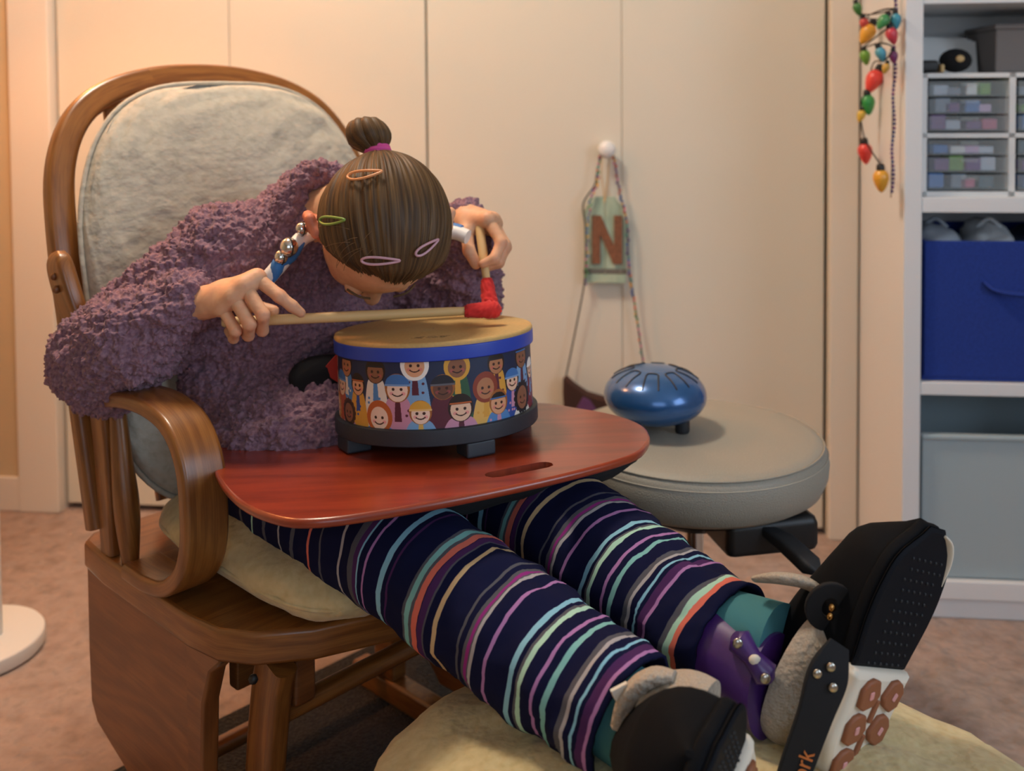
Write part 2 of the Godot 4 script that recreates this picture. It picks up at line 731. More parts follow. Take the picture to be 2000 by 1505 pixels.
func build_room() -> void:
	var g := Geo.new()
	box(g, RM, Vector3(-1.7, -0.1, -0.75), Vector3(2.35, 0, 4.15))
	structure("floor", g, mats["carpet"])
	g = Geo.new()
	box(g, RM, Vector3(-1.7, 2.42, -0.75), Vector3(2.35, 2.52, 4.15))
	structure("ceiling", g, mats["ceiling paint"])
	# closet wall with its opening; the closet's own sides and back behind it
	g = Geo.new()
	box(g, RM, Vector3(-1.7, 0, -0.12), Vector3(-1.20, 2.42, 0))
	box(g, RM, Vector3(0.745, 0, -0.12), Vector3(2.35, 2.42, 0))
	box(g, RM, Vector3(-1.20, 2.03, -0.12), Vector3(0.745, 2.42, 0))
	box(g, RM, Vector3(-1.7, 0, -0.75), Vector3(2.35, 2.42, -0.65))
	box(g, RM, Vector3(-1.3, 0, -0.65), Vector3(-1.22, 2.42, -0.12))
	box(g, RM, Vector3(0.76, 0, -0.65), Vector3(0.84, 2.42, -0.12))
	structure("wall_back", g, mats["wall paint"])
	g = Geo.new()
	box(g, RM, Vector3(-1.7, 0, 0), Vector3(-1.6, 2.42, 4.1))
	structure("wall_left", g, mats["wall paint"])
	# right wall with its window
	g = Geo.new()
	box(g, RM, Vector3(2.2, 0, 0), Vector3(2.3, 2.42, 1.65))
	box(g, RM, Vector3(2.2, 0, 2.95), Vector3(2.3, 2.42, 4.1))
	box(g, RM, Vector3(2.2, 0, 1.65), Vector3(2.3, 0.85, 2.95))
	box(g, RM, Vector3(2.2, 2.08, 1.65), Vector3(2.3, 2.42, 2.95))
	structure("wall_right", g, mats["wall paint"])
	g = Geo.new()
	box(g, RM, Vector3(-1.6, 0, 4.0), Vector3(-0.1, 2.42, 4.1))
	box(g, RM, Vector3(1.5, 0, 4.0), Vector3(2.2, 2.42, 4.1))
	box(g, RM, Vector3(-0.1, 0, 4.0), Vector3(1.5, 0.9, 4.1))
	box(g, RM, Vector3(-0.1, 2.1, 4.0), Vector3(1.5, 2.42, 4.1))
	structure("wall_front", g, mats["wall paint"])
	var pane := mat("window glass", Color(0.9, 0.95, 1.0, 0.06), 0.02, {"transparency": BaseMaterial3D.TRANSPARENCY_ALPHA})
	for w in 2:
		g = Geo.new()
		var a := Vector3(2.22, 0.85, 1.65) if w == 0 else Vector3(-0.1, 0.9, 4.02)
		var b := Vector3(2.28, 2.08, 2.95) if w == 0 else Vector3(1.5, 2.1, 4.08)
		var t := 2 if w == 0 else 0
		for y in [a.y, b.y - 0.05]:
			box(g, RM, Vector3(a.x, y, a.z), Vector3(b.x, y + 0.05, b.z))
		for k in [0.0, 0.5, 1.0]:
			var lo := a
			var hi := b
			lo[t] = lerpf(a[t], b[t] - 0.05, k)
			hi[t] = lo[t] + 0.05
			box(g, RM, lo, hi)
		var fr := structure("window_%d" % (w + 1), g, mats["trim paint"])
		g = Geo.new()
		var lo2 := a
		var hi2 := b
		lo2[2 - t] = a[2 - t] + 0.028
		hi2[2 - t] = a[2 - t] + 0.032
		box(g, RM, lo2, hi2)
		part("pane", g, pane, fr)
	# four bifold door leaves
	var xs := [-1.125, -0.686, -0.204, 0.2565, 0.7195]
	var gaps := [0.002, 0.0008, 0.0022, 0.0004, 0.002]
	for i in 4:
		g = Geo.new()
		box(g, RM, Vector3(xs[i] + gaps[i], 0.016, -0.045), Vector3(xs[i + 1] - gaps[i + 1], 2.015, -0.012), 0.002)
		structure("door_%d" % (i + 1), g, mats["door paint"])
	# casings
	g = Geo.new()
	box(g, RM, Vector3(-1.235, 0, 0), Vector3(-1.13, 2.12, 0.018), 0.004)
	box(g, RM, Vector3(-1.215, 0, -0.10), Vector3(-1.13, 2.03, 0.002))
	structure("trim_1", g, mats["trim paint"])
	g = Geo.new()
	box(g, RM, Vector3(0.725, 0, 0), Vector3(0.788, 2.12, 0.018), 0.004)
	box(g, RM, Vector3(0.725, 0, -0.10), Vector3(0.755, 2.03, 0.002))
	structure("trim_2", g, mats["trim paint"])
	g = Geo.new()
	box(g, RM, Vector3(-1.13, 2.03, 0), Vector3(0.725, 2.12, 0.018), 0.004)
	structure("trim_3", g, mats["trim paint"])
	g = Geo.new()
	box(g, RM, Vector3(-1.6, 0, 0), Vector3(-1.235, 0.085, 0.014), 0.003)
	structure("baseboard_back", g, mats["trim paint"])
	g = Geo.new()
	box(g, RM, Vector3(-1.6, 0, 0.02), Vector3(-1.586, 0.085, 4.0), 0.003)
	structure("baseboard_left", g, mats["trim paint"])


func build_shelf() -> void:
	var lam: Material = mats["white laminate"]
	var t := thing("cube_shelf", "tall white open cube shelf unit standing beside the closet doors", "shelf", R(1.2, 0, 0.18))
	var x0 := 0.792
	var x1 := x0 + 0.033 + 0.365 + 0.018 + 0.365 + 0.033
	var z1 := 0.365
	for x in [x0, x1 - 0.033]:
		var g := Geo.new()
		box(g, RM, Vector3(x, 0, 0.004), Vector3(x + 0.033, 1.60, z1), 0.0015)
		part("side_panel", g, lam, t)
	var g2 := Geo.new()
	box(g2, RM, Vector3(x0 + 0.033, 1.567, 0.004), Vector3(x1 - 0.033, 1.60, z1), 0.0015)
	part("top_panel", g2, lam, t)
	for y in [[0.042, 0.077], [0.441, 0.466], [0.794, 0.823], [1.192, 1.216]]:
		var g := Geo.new()
		box(g, RM, Vector3(x0 + 0.033, y[0], 0.012), Vector3(x1 - 0.033, y[1], z1 - 0.001), 0.0015)
		part("shelf_board", g, lam, t)
	g2 = Geo.new()
	box(g2, RM, Vector3(x0 + 0.033 + 0.365, 0.077, 0.012), Vector3(x0 + 0.033 + 0.383, 1.567, z1 - 0.003), 0.0015)
	part("divider", g2, lam, t)
	g2 = Geo.new()
	box(g2, RM, Vector3(x0 + 0.033, 0, z1 - 0.03), Vector3(x1 - 0.033, 0.042, z1 - 0.012), 0.0015)
	part("plinth", g2, lam, t)
	g2 = Geo.new()
	box(g2, RM, Vector3(x0 + 0.033, 0.04, 0.004), Vector3(x1 - 0.033, 1.567, 0.011))
	part("back_panel", g2, lam, t)
	var L := x0 + 0.034
	# clear drawers in a white case
	t = thing("drawer_organizer", "white plastic organizer of small clear drawers in the shelf", "organizer", R(L + 0.18, 0.823, 0.2))
	g2 = Geo.new()
	var dz := z1 - 0.03
	for y in [0.823, 0.936, 1.052]:
		box(g2, RM, Vector3(L + 0.004, y, 0.04), Vector3(L + 0.355, y + 0.009, dz))
	for x in [L + 0.004, L + 0.168, L + 0.343]:
		box(g2, RM, Vector3(x, 0.823, 0.04), Vector3(x + 0.012, 1.061, dz))
	box(g2, RM, Vector3(L + 0.004, 0.823, 0.034), Vector3(L + 0.355, 1.061, 0.04))
	part("case", g2, mats["white plastic"], t)
	var bits := [Color("7a5a8c"), Color("4f7fc0"), Color("b9c6d8"), Color("c06a8c"), Color("74a04a"), Color("e2e6ea"), Color("6a3f86"), Color("8090a4"), Color("3f5f70"), Color("c8b0d4")]
	var rng := RandomNumberGenerator.new()
	rng.seed = 5
	for i in 2:
		for j in 2:
			var lo := Vector3(L + 0.018 + i * 0.166, 0.834 + j * 0.113, 0.05)
			var hi := Vector3(L + 0.166 + i * 0.172, 0.934 + j * 0.113, dz + 0.004)
			for k in 3:   # three shallow drawers stacked in each bay
				var h := (hi.y - lo.y) / 3.0
				var a := Vector3(lo.x, lo.y + k * h + 0.002, lo.z)
				var b := Vector3(hi.x, lo.y + (k + 1) * h - 0.002, hi.z)
				g2 = Geo.new()
				box(g2, RM, Vector3(a.x, a.y, b.z - 0.003), b)
				box(g2, RM, a, Vector3(b.x, a.y + 0.002, b.z))
				box(g2, RM, Vector3((a.x + b.x) / 2 - 0.015, b.y - 0.009, b.z), Vector3((a.x + b.x) / 2 + 0.015, b.y - 0.003, b.z + 0.008))
				var dr := part("drawer", g2, mats["clear plastic"], t, "clear plastic drawer")
				for q in 4:
					var cc: Color = bits[rng.randi() % bits.size()]
					if not mats.has(cc.to_html()):
						mat(cc.to_html(), cc, 0.6)
					g2 = Geo.new()
					var cx := a.x + 0.004 + (b.x - a.x - 0.034) * (q + rng.randf() * 0.5) / 4.0
					box(g2, RM, Vector3(cx, a.y + 0.003, b.z - 0.07), Vector3(cx + 0.028, a.y + 0.010 + h * (0.15 + 0.5 * rng.randf()), b.z - 0.012), 0.002)
					part("craft_supply", g2, mats[cc.to_html()], dr)
	# what lies on top of the organizer
	t = thing("paper_stack", "white papers leaning at the back above the clear drawers", "papers", R(L + 0.09, 1.062, 0.16))
	var tilt := RM * Transform3D(Basis(Vector3.RIGHT, -0.35) * Basis(Vector3.BACK, -0.05), Vector3(L + 0.085, 1.062, 0.16))
	for i in 3:
		g2 = Geo.new()
		box(g2, tilt, Vector3(-0.075 + i * 0.006, 0.003, -0.012 + i * 0.006), Vector3(0.07 + i * 0.006, 0.088 - i * 0.006, -0.008 + i * 0.006))
		part("sheet", g2, mats["white plastic"], t)
	t = thing("dark_pouch", "round dark pouch with tan spot lying on the organizer", "pouch", R(L + 0.085, 1.062, 0.27))
	g2 = Geo.new()
	ball(g2, R(L + 0.088, 1.087, 0.27), Vector3(0.031, 0.024, 0.03), 16)
	part("pouch_body", g2, mats["black cloth"], t)
	g2 = Geo.new()
	ball(g2, R(L + 0.088, 1.09, 0.299), Vector3(0.009, 0.007, 0.004), 10)
	part("tan_patch", g2, mats["mallet wood"], t)
	t = thing("dark_case", "small dark case beside the round pouch", "case", R(L + 0.025, 1.062, 0.27))
	g2 = Geo.new()
	box(g2, RM, Vector3(L + 0.004, 1.063, 0.22), Vector3(L + 0.046, 1.087, 0.31), 0.006)
	part("case_body", g2, mats["black plastic"], t)
	g2 = Geo.new()
	box(g2, RM, Vector3(L + 0.0485, 1.063, 0.25), Vector3(L + 0.056, 1.079, 0.31), 0.003)
	part("clasp", g2, mats["mallet wood"], t)
	t = thing("grey_box", "plain taupe box behind the papers on the organizer", "box", R(L + 0.25, 1.062, 0.15))
	g2 = Geo.new()
	box(g2, RM, Vector3(L + 0.175, 1.063, 0.06), Vector3(L + 0.33, 1.150, 0.24), 0.004)
	part("box_body", g2, mat("taupe card", Color("8b827e"), 0.85), t)
	g2 = Geo.new()
	box(g2, RM, Vector3(L + 0.173, 1.150, 0.058), Vector3(L + 0.332, 1.160, 0.242), 0.003)
	part("box_lid", g2, mats["taupe card"], t)
	# blue fabric bin with odds and ends
	t = thing("fabric_bin", "royal blue fabric storage bin filling a shelf cell", "bin", R(L + 0.18, 0.466, 0.2))
	g2 = Geo.new()
	var bl := Vector3(L + 0.006, 0.468, 0.03)
	var bh := Vector3(L + 0.356, 0.738, z1 - 0.012)
	box(g2, RM, bl, Vector3(bh.x, bl.y + 0.008, bh.z))
	box(g2, RM, Vector3(bl.x, bl.y, bh.z - 0.008), bh, 0.003)
	box(g2, RM, bl, Vector3(bh.x, bh.y, bl.z + 0.008), 0.003)
	box(g2, RM, bl, Vector3(bl.x + 0.008, bh.y, bh.z), 0.003)
	box(g2, RM, Vector3(bh.x - 0.008, bl.y, bl.z), bh, 0.003)
	part("bin_body", g2, mats["blue fabric"], t)
	g2 = Geo.new()
	sweep(g2, smooth_path([R(L + 0.12, 0.66, bh.z), R(L + 0.14, 0.645, bh.z + 0.012), R(L + 0.21, 0.64, bh.z + 0.014), R(L + 0.24, 0.66, bh.z)]), 0.008, circle(10, 1, 0.3))
	part("bin_handle", g2, mats["blue fabric"], t)
	var odd := [["grey_bag", "grey crumpled bag on top in the blue bin", "bag", 0.065, 0.05, Color("a9b2bd")], ["white_bag", "white crumpled bag on top in the blue bin", "bag", 0.17, 0.055, Color("cfd4d8")], ["navy_bag", "dark navy bag at the back of the blue bin", "bag", 0.27, 0.06, Color("1a2740")]]
	for o in odd:
		t = thing(o[0], o[1], o[2], R(L + o[3], 0.70, 0.2))
		g2 = Geo.new()
		pillow(g2, RM * Transform3D(Basis(), Vector3(L + o[3], 0.715, 0.22)), Vector3(0.048, 0.042, 0.09), 3.0, 0.7, 0.01, int(o[3] * 1000), 24, 12)
		part("bag_body", g2, mat(o[0], o[5], 0.5), t)
		g2 = Geo.new()
		sweep(g2, smooth_path([R(L + o[3] - 0.02, 0.75, 0.22), R(L + o[3], 0.767, 0.23), R(L + o[3] + 0.02, 0.75, 0.24)]), 0.004, 8)
		part("bag_tie", g2, mats[o[0]], t)
	# translucent tote below
	t = thing("plastic_tote", "translucent lidless plastic tote in the bottom shelf cell", "tote", R(L + 0.18, 0.077, 0.2))
	g2 = Geo.new()
	bl = Vector3(L + 0.008, 0.079, 0.04)
	bh = Vector3(L + 0.352, 0.352, z1 - 0.015)
	box(g2, RM, bl, Vector3(bh.x, bl.y + 0.003, bh.z))
	box(g2, RM, Vector3(bl.x, bl.y, bh.z - 0.003), bh)
	box(g2, RM, bl, Vector3(bh.x, bh.y, bl.z + 0.003))
	box(g2, RM, bl, Vector3(bl.x + 0.003, bh.y, bh.z))
	box(g2, RM, Vector3(bh.x - 0.003, bl.y, bl.z), bh)
	part("tote_body", g2, mats["milky plastic"], t)
	g2 = Geo.new()
	box(g2, RM, Vector3(bl.x - 0.003, bh.y, bh.z - 0.008), Vector3(bh.x + 0.003, bh.y + 0.01, bh.z + 0.008), 0.003)
	part("rim", g2, mats["milky plastic"], t)
	t = thing("teal_fabric", "folded teal fabric inside the translucent tote", "fabric", R(L + 0.18, 0.082, 0.2))
	g2 = Geo.new()
	for k in 3:
		pillow(g2, RM * Transform3D(Basis(Vector3.UP, k * 0.1), Vector3(L + 0.18, 0.118 + k * 0.058, 0.2)), Vector3(0.15, 0.032, 0.125), 5.0, 0.4, 0.006, k + 3, 32, 12)
	part("folded_cloth", g2, mat("teal cloth", Color("5c7f84"), 0.9), t)


func bulb(xf: Transform3D, color: Color, t: Node3D, size := 1.0) -> void:
	var key := "bulb " + color.to_html()
	if not mats.has(key):
		mat(key, color, 0.3, {"clearcoat_enabled": true, "clearcoat": 0.5})
	var g := Geo.new()
	var s := xf.scaled_local(Vector3.ONE * size)
	lathe(g, s, [Vector2(0.001, -0.020), Vector2(0.005, -0.0165), Vector2(0.0095, -0.008), Vector2(0.0122, 0.001), Vector2(0.0115, 0.008), Vector2(0.008, 0.013), Vector2(0.006, 0.0145)], 16)
	var o := part("bulb", g, mats[key], t)
	g = Geo.new()
	lathe(g, s, [Vector2(0.0062, 0.0135), Vector2(0.0066, 0.017), Vector2(0.0056, 0.0235), Vector2(0.002, 0.025)], 12)
	part("cap", g, mats["black plastic"], o)


func build_closet_things() -> void:
	# knob
	var t := thing("closet_knob", "round white knob on the flat closet door", "knob", R(0.2215, 0.898, -0.012))
	var kx := RM * Transform3D(Basis(Vector3.RIGHT, PI / 2), Vector3(0.2215, 0.898, -0.012))
	var g := Geo.new()
	lathe(g, kx, [Vector2(0.011, 0), Vector2(0.010, 0.012), Vector2(0.012, 0.018), Vector2(0.018, 0.022), Vector2(0.0205, 0.029), Vector2(0.018, 0.036), Vector2(0.010, 0.040), Vector2(0.001, 0.041)], 24)
	part("knob_body", g, mats["white plastic"], t)
	g = Geo.new()
	lathe(g, kx, [Vector2(0.016, 0), Vector2(0.016, 0.003), Vector2(0.011, 0.004)], 24)
	part("rose", g, mats["white plastic"], t)
	# letter sign
	t = thing("letter_sign", "pale green wooden tag sign with brown letter N hanging from knob", "sign", R(0.217, 0.587, 0.004))
	var sx := RM * Transform3D(Basis(Vector3.RIGHT, PI / 2) * Basis(Vector3.UP, 0), Vector3(0.2165, 0.587, 0.006))
	# slab runs in x and z, its height is the sign's thickness; z counts downwards from the bottom edge
	var mint := mat("mint paint", Color.WHITE, 0.75)
	world_tex(mint, speckle(0.02, [Color("8fa490"), Color("a9bda6"), Color("b7c8b1")], FastNoiseLite.TYPE_SIMPLEX_SMOOTH, 256, 31, 4), Vector3(6, 2, 6))
	for k in 2:   # two boards side by side with a joint
		g = Geo.new()
		var a := -0.048 if k == 0 else 0.0005
		var b := -0.0005 if k == 0 else 0.048
		var pts := PackedVector2Array([Vector2(a, -0.033), Vector2(b, -0.033)])
		if k == 0:
			pts.append_array([Vector2(b, -0.201), Vector2(-0.024, -0.201), Vector2(-0.030, -0.19), Vector2(-0.048, -0.168)])
		else:
			pts.append_array([Vector2(0.048, -0.168), Vector2(0.030, -0.19), Vector2(0.024, -0.201), Vector2(a, -0.201)])
		slab(g, sx, pts, -0.004, 0.004, 0.0008)
		part("board", g, mint, t)
	g = Geo.new()
	slab(g, sx, PackedVector2Array([Vector2(-0.048, 0), Vector2(0.048, 0), Vector2(0.048, -0.021), Vector2(-0.048, -0.021)]), -0.004, 0.004, 0.0008)
	part("board", g, mint, t)
	g = Geo.new()
	box(g, sx, Vector3(-0.050, -0.003, -0.0325), Vector3(0.050, 0.0045, -0.0215), 0.0008)
	part("grey_slat", g, mat("grey slat", Color("6e6a62"), 0.8), t)
	for x in [-0.035, 0.0, 0.035]:
		g = Geo.new()
		ball(g, sx * Vector3(x, 0.0045, -0.027), 0.0022, 8)
		part("nail", g, mats["steel"], t)
	g = Geo.new()
	var n0 := -0.030
	var n1 := 0.040
	for poly in [[Vector2(n0, -0.045), Vector2(n0 + 0.019, -0.045), Vector2(n0 + 0.019, -0.158), Vector2(n0, -0.158)], [Vector2(n1 - 0.019, -0.045), Vector2(n1, -0.045), Vector2(n1, -0.158), Vector2(n1 - 0.019, -0.158)], [Vector2(n0, -0.158), Vector2(n0 + 0.021, -0.158), Vector2(n1, -0.045), Vector2(n1 - 0.021, -0.045)]]:
		slab(g, sx, PackedVector2Array(poly), 0.004, 0.0105 + 0.0001 * g.v.size() / 100.0, 0.0008)
	var rust := mat("rust letter", Color.WHITE, 0.8)
	world_tex(rust, speckle(0.05, [Color("6b4430"), Color("85573d"), Color("926246")]), Vector3(9, 9, 9))
	part("letter", g, rust, t, "brown letter N")
	g = Geo.new()
	for s in [-1.0, 1.0]:
		sweep(g, PackedVector3Array([R(0.2165, 0.775, 0.012), R(0.2165 + s * 0.008, 0.84, 0.008), R(0.2195 + s * 0.010, 0.893, 0.004), R(0.2215, 0.910, 0.005)]), 0.0012, 6)
	part("twine", g, mats["mallet wood"], t)
	# bag on a beaded strap
	t = thing("beaded_bag", "dark brown bag with purple patch on a long beaded strap", "bag", R(0.19, 0.27, 0.01))
	g = Geo.new()
	var bx := RM * Transform3D(Basis(Vector3.RIGHT, PI / 2), Vector3(0.0, 0.0, 0.004))
	var out := PackedVector2Array()
	for p in [Vector2(0.125, -0.20), Vector2(0.117, -0.33), Vector2(0.118, -0.363), Vector2(0.126, -0.370), Vector2(0.146, -0.352), Vector2(0.175, -0.333), Vector2(0.215, -0.322), Vector2(0.262, -0.333), Vector2(0.300, -0.37), Vector2(0.312, -0.365), Vector2(0.315, -0.31), Vector2(0.305, -0.20), Vector2(0.26, -0.165), Vector2(0.17, -0.165)]:
		out.append(p)
	slab(g, bx, out, 0.0, 0.028, 0.008)
	part("bag_body", g, mat("brown felt", Color("3d2620"), 0.95), t)
	g = Geo.new()
	slab(g, bx, PackedVector2Array([Vector2(0.15, -0.23), Vector2(0.15, -0.30), Vector2(0.165, -0.325), Vector2(0.18, -0.318), Vector2(0.20, -0.29), Vector2(0.20, -0.23)]), 0.027, 0.030, 0.001)
	part("patch", g, mat("purple felt", Color("5f3a66"), 0.9), t)
	var lefts := [R(0.2125, 0.905, 0.016), R(0.203, 0.86, 0.014), R(0.199, 0.82, 0.014), R(0.186, 0.79, 0.018), R(0.178, 0.74, 0.020), R(0.176, 0.66, 0.020), R(0.170, 0.585, 0.014), R(0.150, 0.48, 0.010), R(0.127, 0.365, 0.012)]
	var rights := [R(0.232, 0.905, 0.016), R(0.241, 0.86, 0.014), R(0.252, 0.79, 0.016), R(0.266, 0.74, 0.018), R(0.270, 0.65, 0.018), R(0.274, 0.60, 0.016), R(0.285, 0.54, 0.010), R(0.293, 0.48, 0.010), R(0.309, 0.365, 0.012)]
	var bend := [R(0.2125, 0.905, 0.016), R(0.198, 0.84, 0.013), R(0.193, 0.815, 0.013), R(0.172, 0.785, 0.016), R(0.166, 0.765, 0.018), R(0.171, 0.72, 0.020), R(0.172, 0.65, 0.020), R(0.168, 0.585, 0.013), R(0.148, 0.48, 0.009), R(0.124, 0.365, 0.012)]
	g = Geo.new()
	for p in [bend, rights]:
		sweep(g, smooth_path(p, 5), 0.0018, 6)
	sweep(g, smooth_path([lefts[0], R(0.2215, 0.9125, 0.018), rights[0]], 4), 0.0018, 6)
	part("strap", g, mats["black cloth"], t)
	g = Geo.new()
	g.colored = true
	var rng := RandomNumberGenerator.new()
	rng.seed = 12
	var gay := [Color("5d2f86"), Color("c03a3a"), Color("e0a432"), Color("2f8f86"), Color("d06a9a"), Color("3f8f4a"), Color("2d5fb0"), Color("e06a3a")]
	for p in [lefts, rights]:
		var path := smooth_path(p, 9)
		for i in path.size():
			if i > 54 and p == lefts:
				continue
			g.tint = gay[rng.randi() % gay.size()].srgb_to_linear()
			ball(g, path[i] + RM.basis.x * rng.randf_range(-0.003, 0.003) + RM.basis.z * 0.003, 0.0029, 6)
	part("beads", g, mat("beads", Color.WHITE, 0.3, {"vertex_color_use_as_albedo": true}), t, "small mixed colour beads").set_meta("kind", "stuff")
	# hook and the two strands on the shelf's side
	t = thing("wall_hook", "small white hook high on the shelf side", "hook", R(0.782, 1.30, 0.2))
	g = Geo.new()
	box(g, RM, Vector3(0.785, 1.275, 0.17), Vector3(0.7915, 1.325, 0.20), 0.002)
	part("plate", g, mats["white plastic"], t)
	g = Geo.new()
	sweep(g, smooth_path([R(0.786, 1.305, 0.185), R(0.770, 1.298, 0.185), R(0.755, 1.300, 0.185), R(0.749, 1.318, 0.185)], 5), 0.004, 8)
	part("prong", g, mats["white plastic"], t)
	t = thing("bulb_garland", "garland of red, green, blue and yellow toy light bulbs hanging beside shelf", "garland", D(0.73, 0.85, 2.14))
	var list := [[0.708, 1.196, Color("3f7f3a"), 0.8, 0.3], [0.722, 1.165, Color("c8433f"), 0.8, 0.2], [0.728, 1.146, Color("e3a531"), 1.3, -0.5], [0.760, 1.170, Color("3f9152"), 0.9, -0.6], [0.786, 1.172, Color("3f9ab0"), 0.85, 0.1], [0.778, 1.142, Color("cf3f50"), 0.95, 0.3], [0.724, 1.098, Color("6aa33a"), 0.9, 0.2], [0.756, 1.104, Color("4b9fb5"), 0.85, 0.4], [0.742, 1.050, Color("e8433c"), 1.45, -0.45], [0.730, 1.002, Color("2f9a4c"), 1.2, 0.1], [0.716, 0.978, Color("d9b53f"), 0.75, -0.3], [0.725, 0.902, Color("e03a34"), 1.25, 0.1], [0.758, 0.846, Color("e3a22c"), 1.25, 0.05], [0.782, 1.098, Color("7a2f66"), 0.7, 0.1], [0.766, 1.075, Color("c79a3a"), 0.6, -0.3]]
	# those further right hang past the shelf's front edge
	var hung := func(b: Array) -> Vector3:
		var d := 2.13 if b[0] < 0.745 else 1.962
		return D(b[0] * d / 2.1, 1.02 + (b[1] - 1.02) * d / 2.1, d)
	for b in list:
		bulb(Transform3D(Basis(Vector3.BACK, b[4]), hung.call(b)), b[2], t, b[3])
	g = Geo.new()
	var cord := []
	for b in list:
		cord.append(hung.call(b) + Vector3(-0.003, 0.024 * b[3], 0.004))
	cord.sort_custom(func(a, b): return a.y > b.y)
	var path2 := [R(0.762, 1.306, 0.185)]
	path2.append_array(cord)
	sweep(g, smooth_path(path2, 4), 0.0015, 6)
	part("cord", g, mats["black cloth"], t)
	t = thing("purple_bead_strand", "long purple bead strand hanging beside the toy bulb garland", "necklace", D(0.74, 0.85, 1.985))
	g = Geo.new()
	g.colored = true
	rng.seed = 7
	for i in 58:
		var y := 1.30 - i * 0.0082
		for s in [0.0]:
			g.tint = [Color("4a3a78"), Color("5d4a86"), Color("6b3f80"), Color("3f4a80")][rng.randi() % 4].srgb_to_linear()
			ball(g, D(0.744 - s - i * 0.0001 + 0.002 * sin(i * 0.5), y, 1.985 + s), 0.0038, 6)
	part("bead_string", g, mats["beads"], t).set_meta("kind", "stuff")
	g = Geo.new()
	sweep(g, PackedVector3Array([R(0.77, 1.303, 0.185), D(0.742, 1.30, 1.985), D(0.736, 0.82, 1.985)]), 0.001, 5)
	part("thread", g, mats["black cloth"], t)


func build_lamp() -> void:
	var b := D(-1.003, 0, 1.86)
	var t := thing("floor_lamp", "slim white floor lamp with round base beside the closet", "lamp", b)
	var xf := Transform3D(Basis(), b)
	var g := Geo.new()
	lathe(g, xf, [Vector2(0.001, 0.002), Vector2(0.118, 0.002), Vector2(0.121, 0.006), Vector2(0.121, 0.026), Vector2(0.117, 0.031), Vector2(0.06, 0.034), Vector2(0.001, 0.036)], 48)
	part("base", g, mats["white plastic"], t)
	g = Geo.new()
	tube(g, b + Vector3(0.04, 0.03, 0), b + Vector3(0.04, 1.62, 0), 0.0125, 14)
	part("pole", g, mats["white plastic"], t)
	g = Geo.new()
	lathe(g, Transform3D(Basis(), b + Vector3(0.045, 0, 0)), [Vector2(0.19, 1.50), Vector2(0.13, 1.78)], 40, false)
	part("shade", g, mat("lamp shade cloth", Color("f1dfc0"), 0.9, {"backlight_enabled": true, "backlight": Color(0.9, 0.75, 0.5)}), t)
	g = Geo.new()
	ball(g, b + Vector3(0.045, 1.65, 0), Vector3(0.032, 0.042, 0.032), 16)
	part("light_bulb", g, mat("bulb glow", Color("fff0d8"), 0.4, {"emission_enabled": true, "emission": Color("ffb060"), "emission_energy_multiplier": 3.0}), t)
	var l := OmniLight3D.new()
	l.name = "lamp_light"
	l.light_color = Color(1.0, 0.66, 0.40)
	l.light_energy = 0.52
	l.light_size = 0.04
	l.omni_range = 8.0
	l.omni_attenuation = 2.0
	l.shadow_enabled = true
	t.add_child(l)
	l.position = Vector3(0.045, 1.65, 0)


func build_ceiling_light() -> void:
	var c := R(-0.45, 2.42, 0.85)
	var t := thing("ceiling_light", "round frosted ceiling light above the glider", "light", c)
	var g := Geo.new()
	lathe(g, Transform3D(Basis(), c), [Vector2(0.17, -0.001), Vector2(0.17, -0.02), Vector2(0.155, -0.024)], 40)
	part("pan", g, mats["white plastic"], t)
	g = Geo.new()
	lathe(g, Transform3D(Basis(), c), [Vector2(0.155, -0.022), Vector2(0.148, -0.045), Vector2(0.11, -0.068), Vector2(0.05, -0.08), Vector2(0.001, -0.083)], 40)
	part("light_diffuser", g, mat("diffuser glow", Color("fff6e6"), 0.5, {"emission_enabled": true, "emission": Color("ffe2bd"), "emission_energy_multiplier": 1.5}), t)
	var l := AreaLight3D.new()
	l.name = "ceiling_light_glow"
	l.area_size = Vector2(0.28, 0.28)
	l.light_color = Color(1.0, 0.93, 0.84)
	l.light_energy = 2.6
	l.area_range = 8.0
	l.area_attenuation = 2.0
	l.shadow_enabled = true
	t.add_child(l)
	l.position = Vector3(0, -0.09, 0)
	l.rotation_degrees = Vector3(-90, 0, 0)


func strip(w: float, h: float) -> PackedVector2Array:
	return rounded(w / 2, h / 2, minf(w, h) * 0.32, 3)


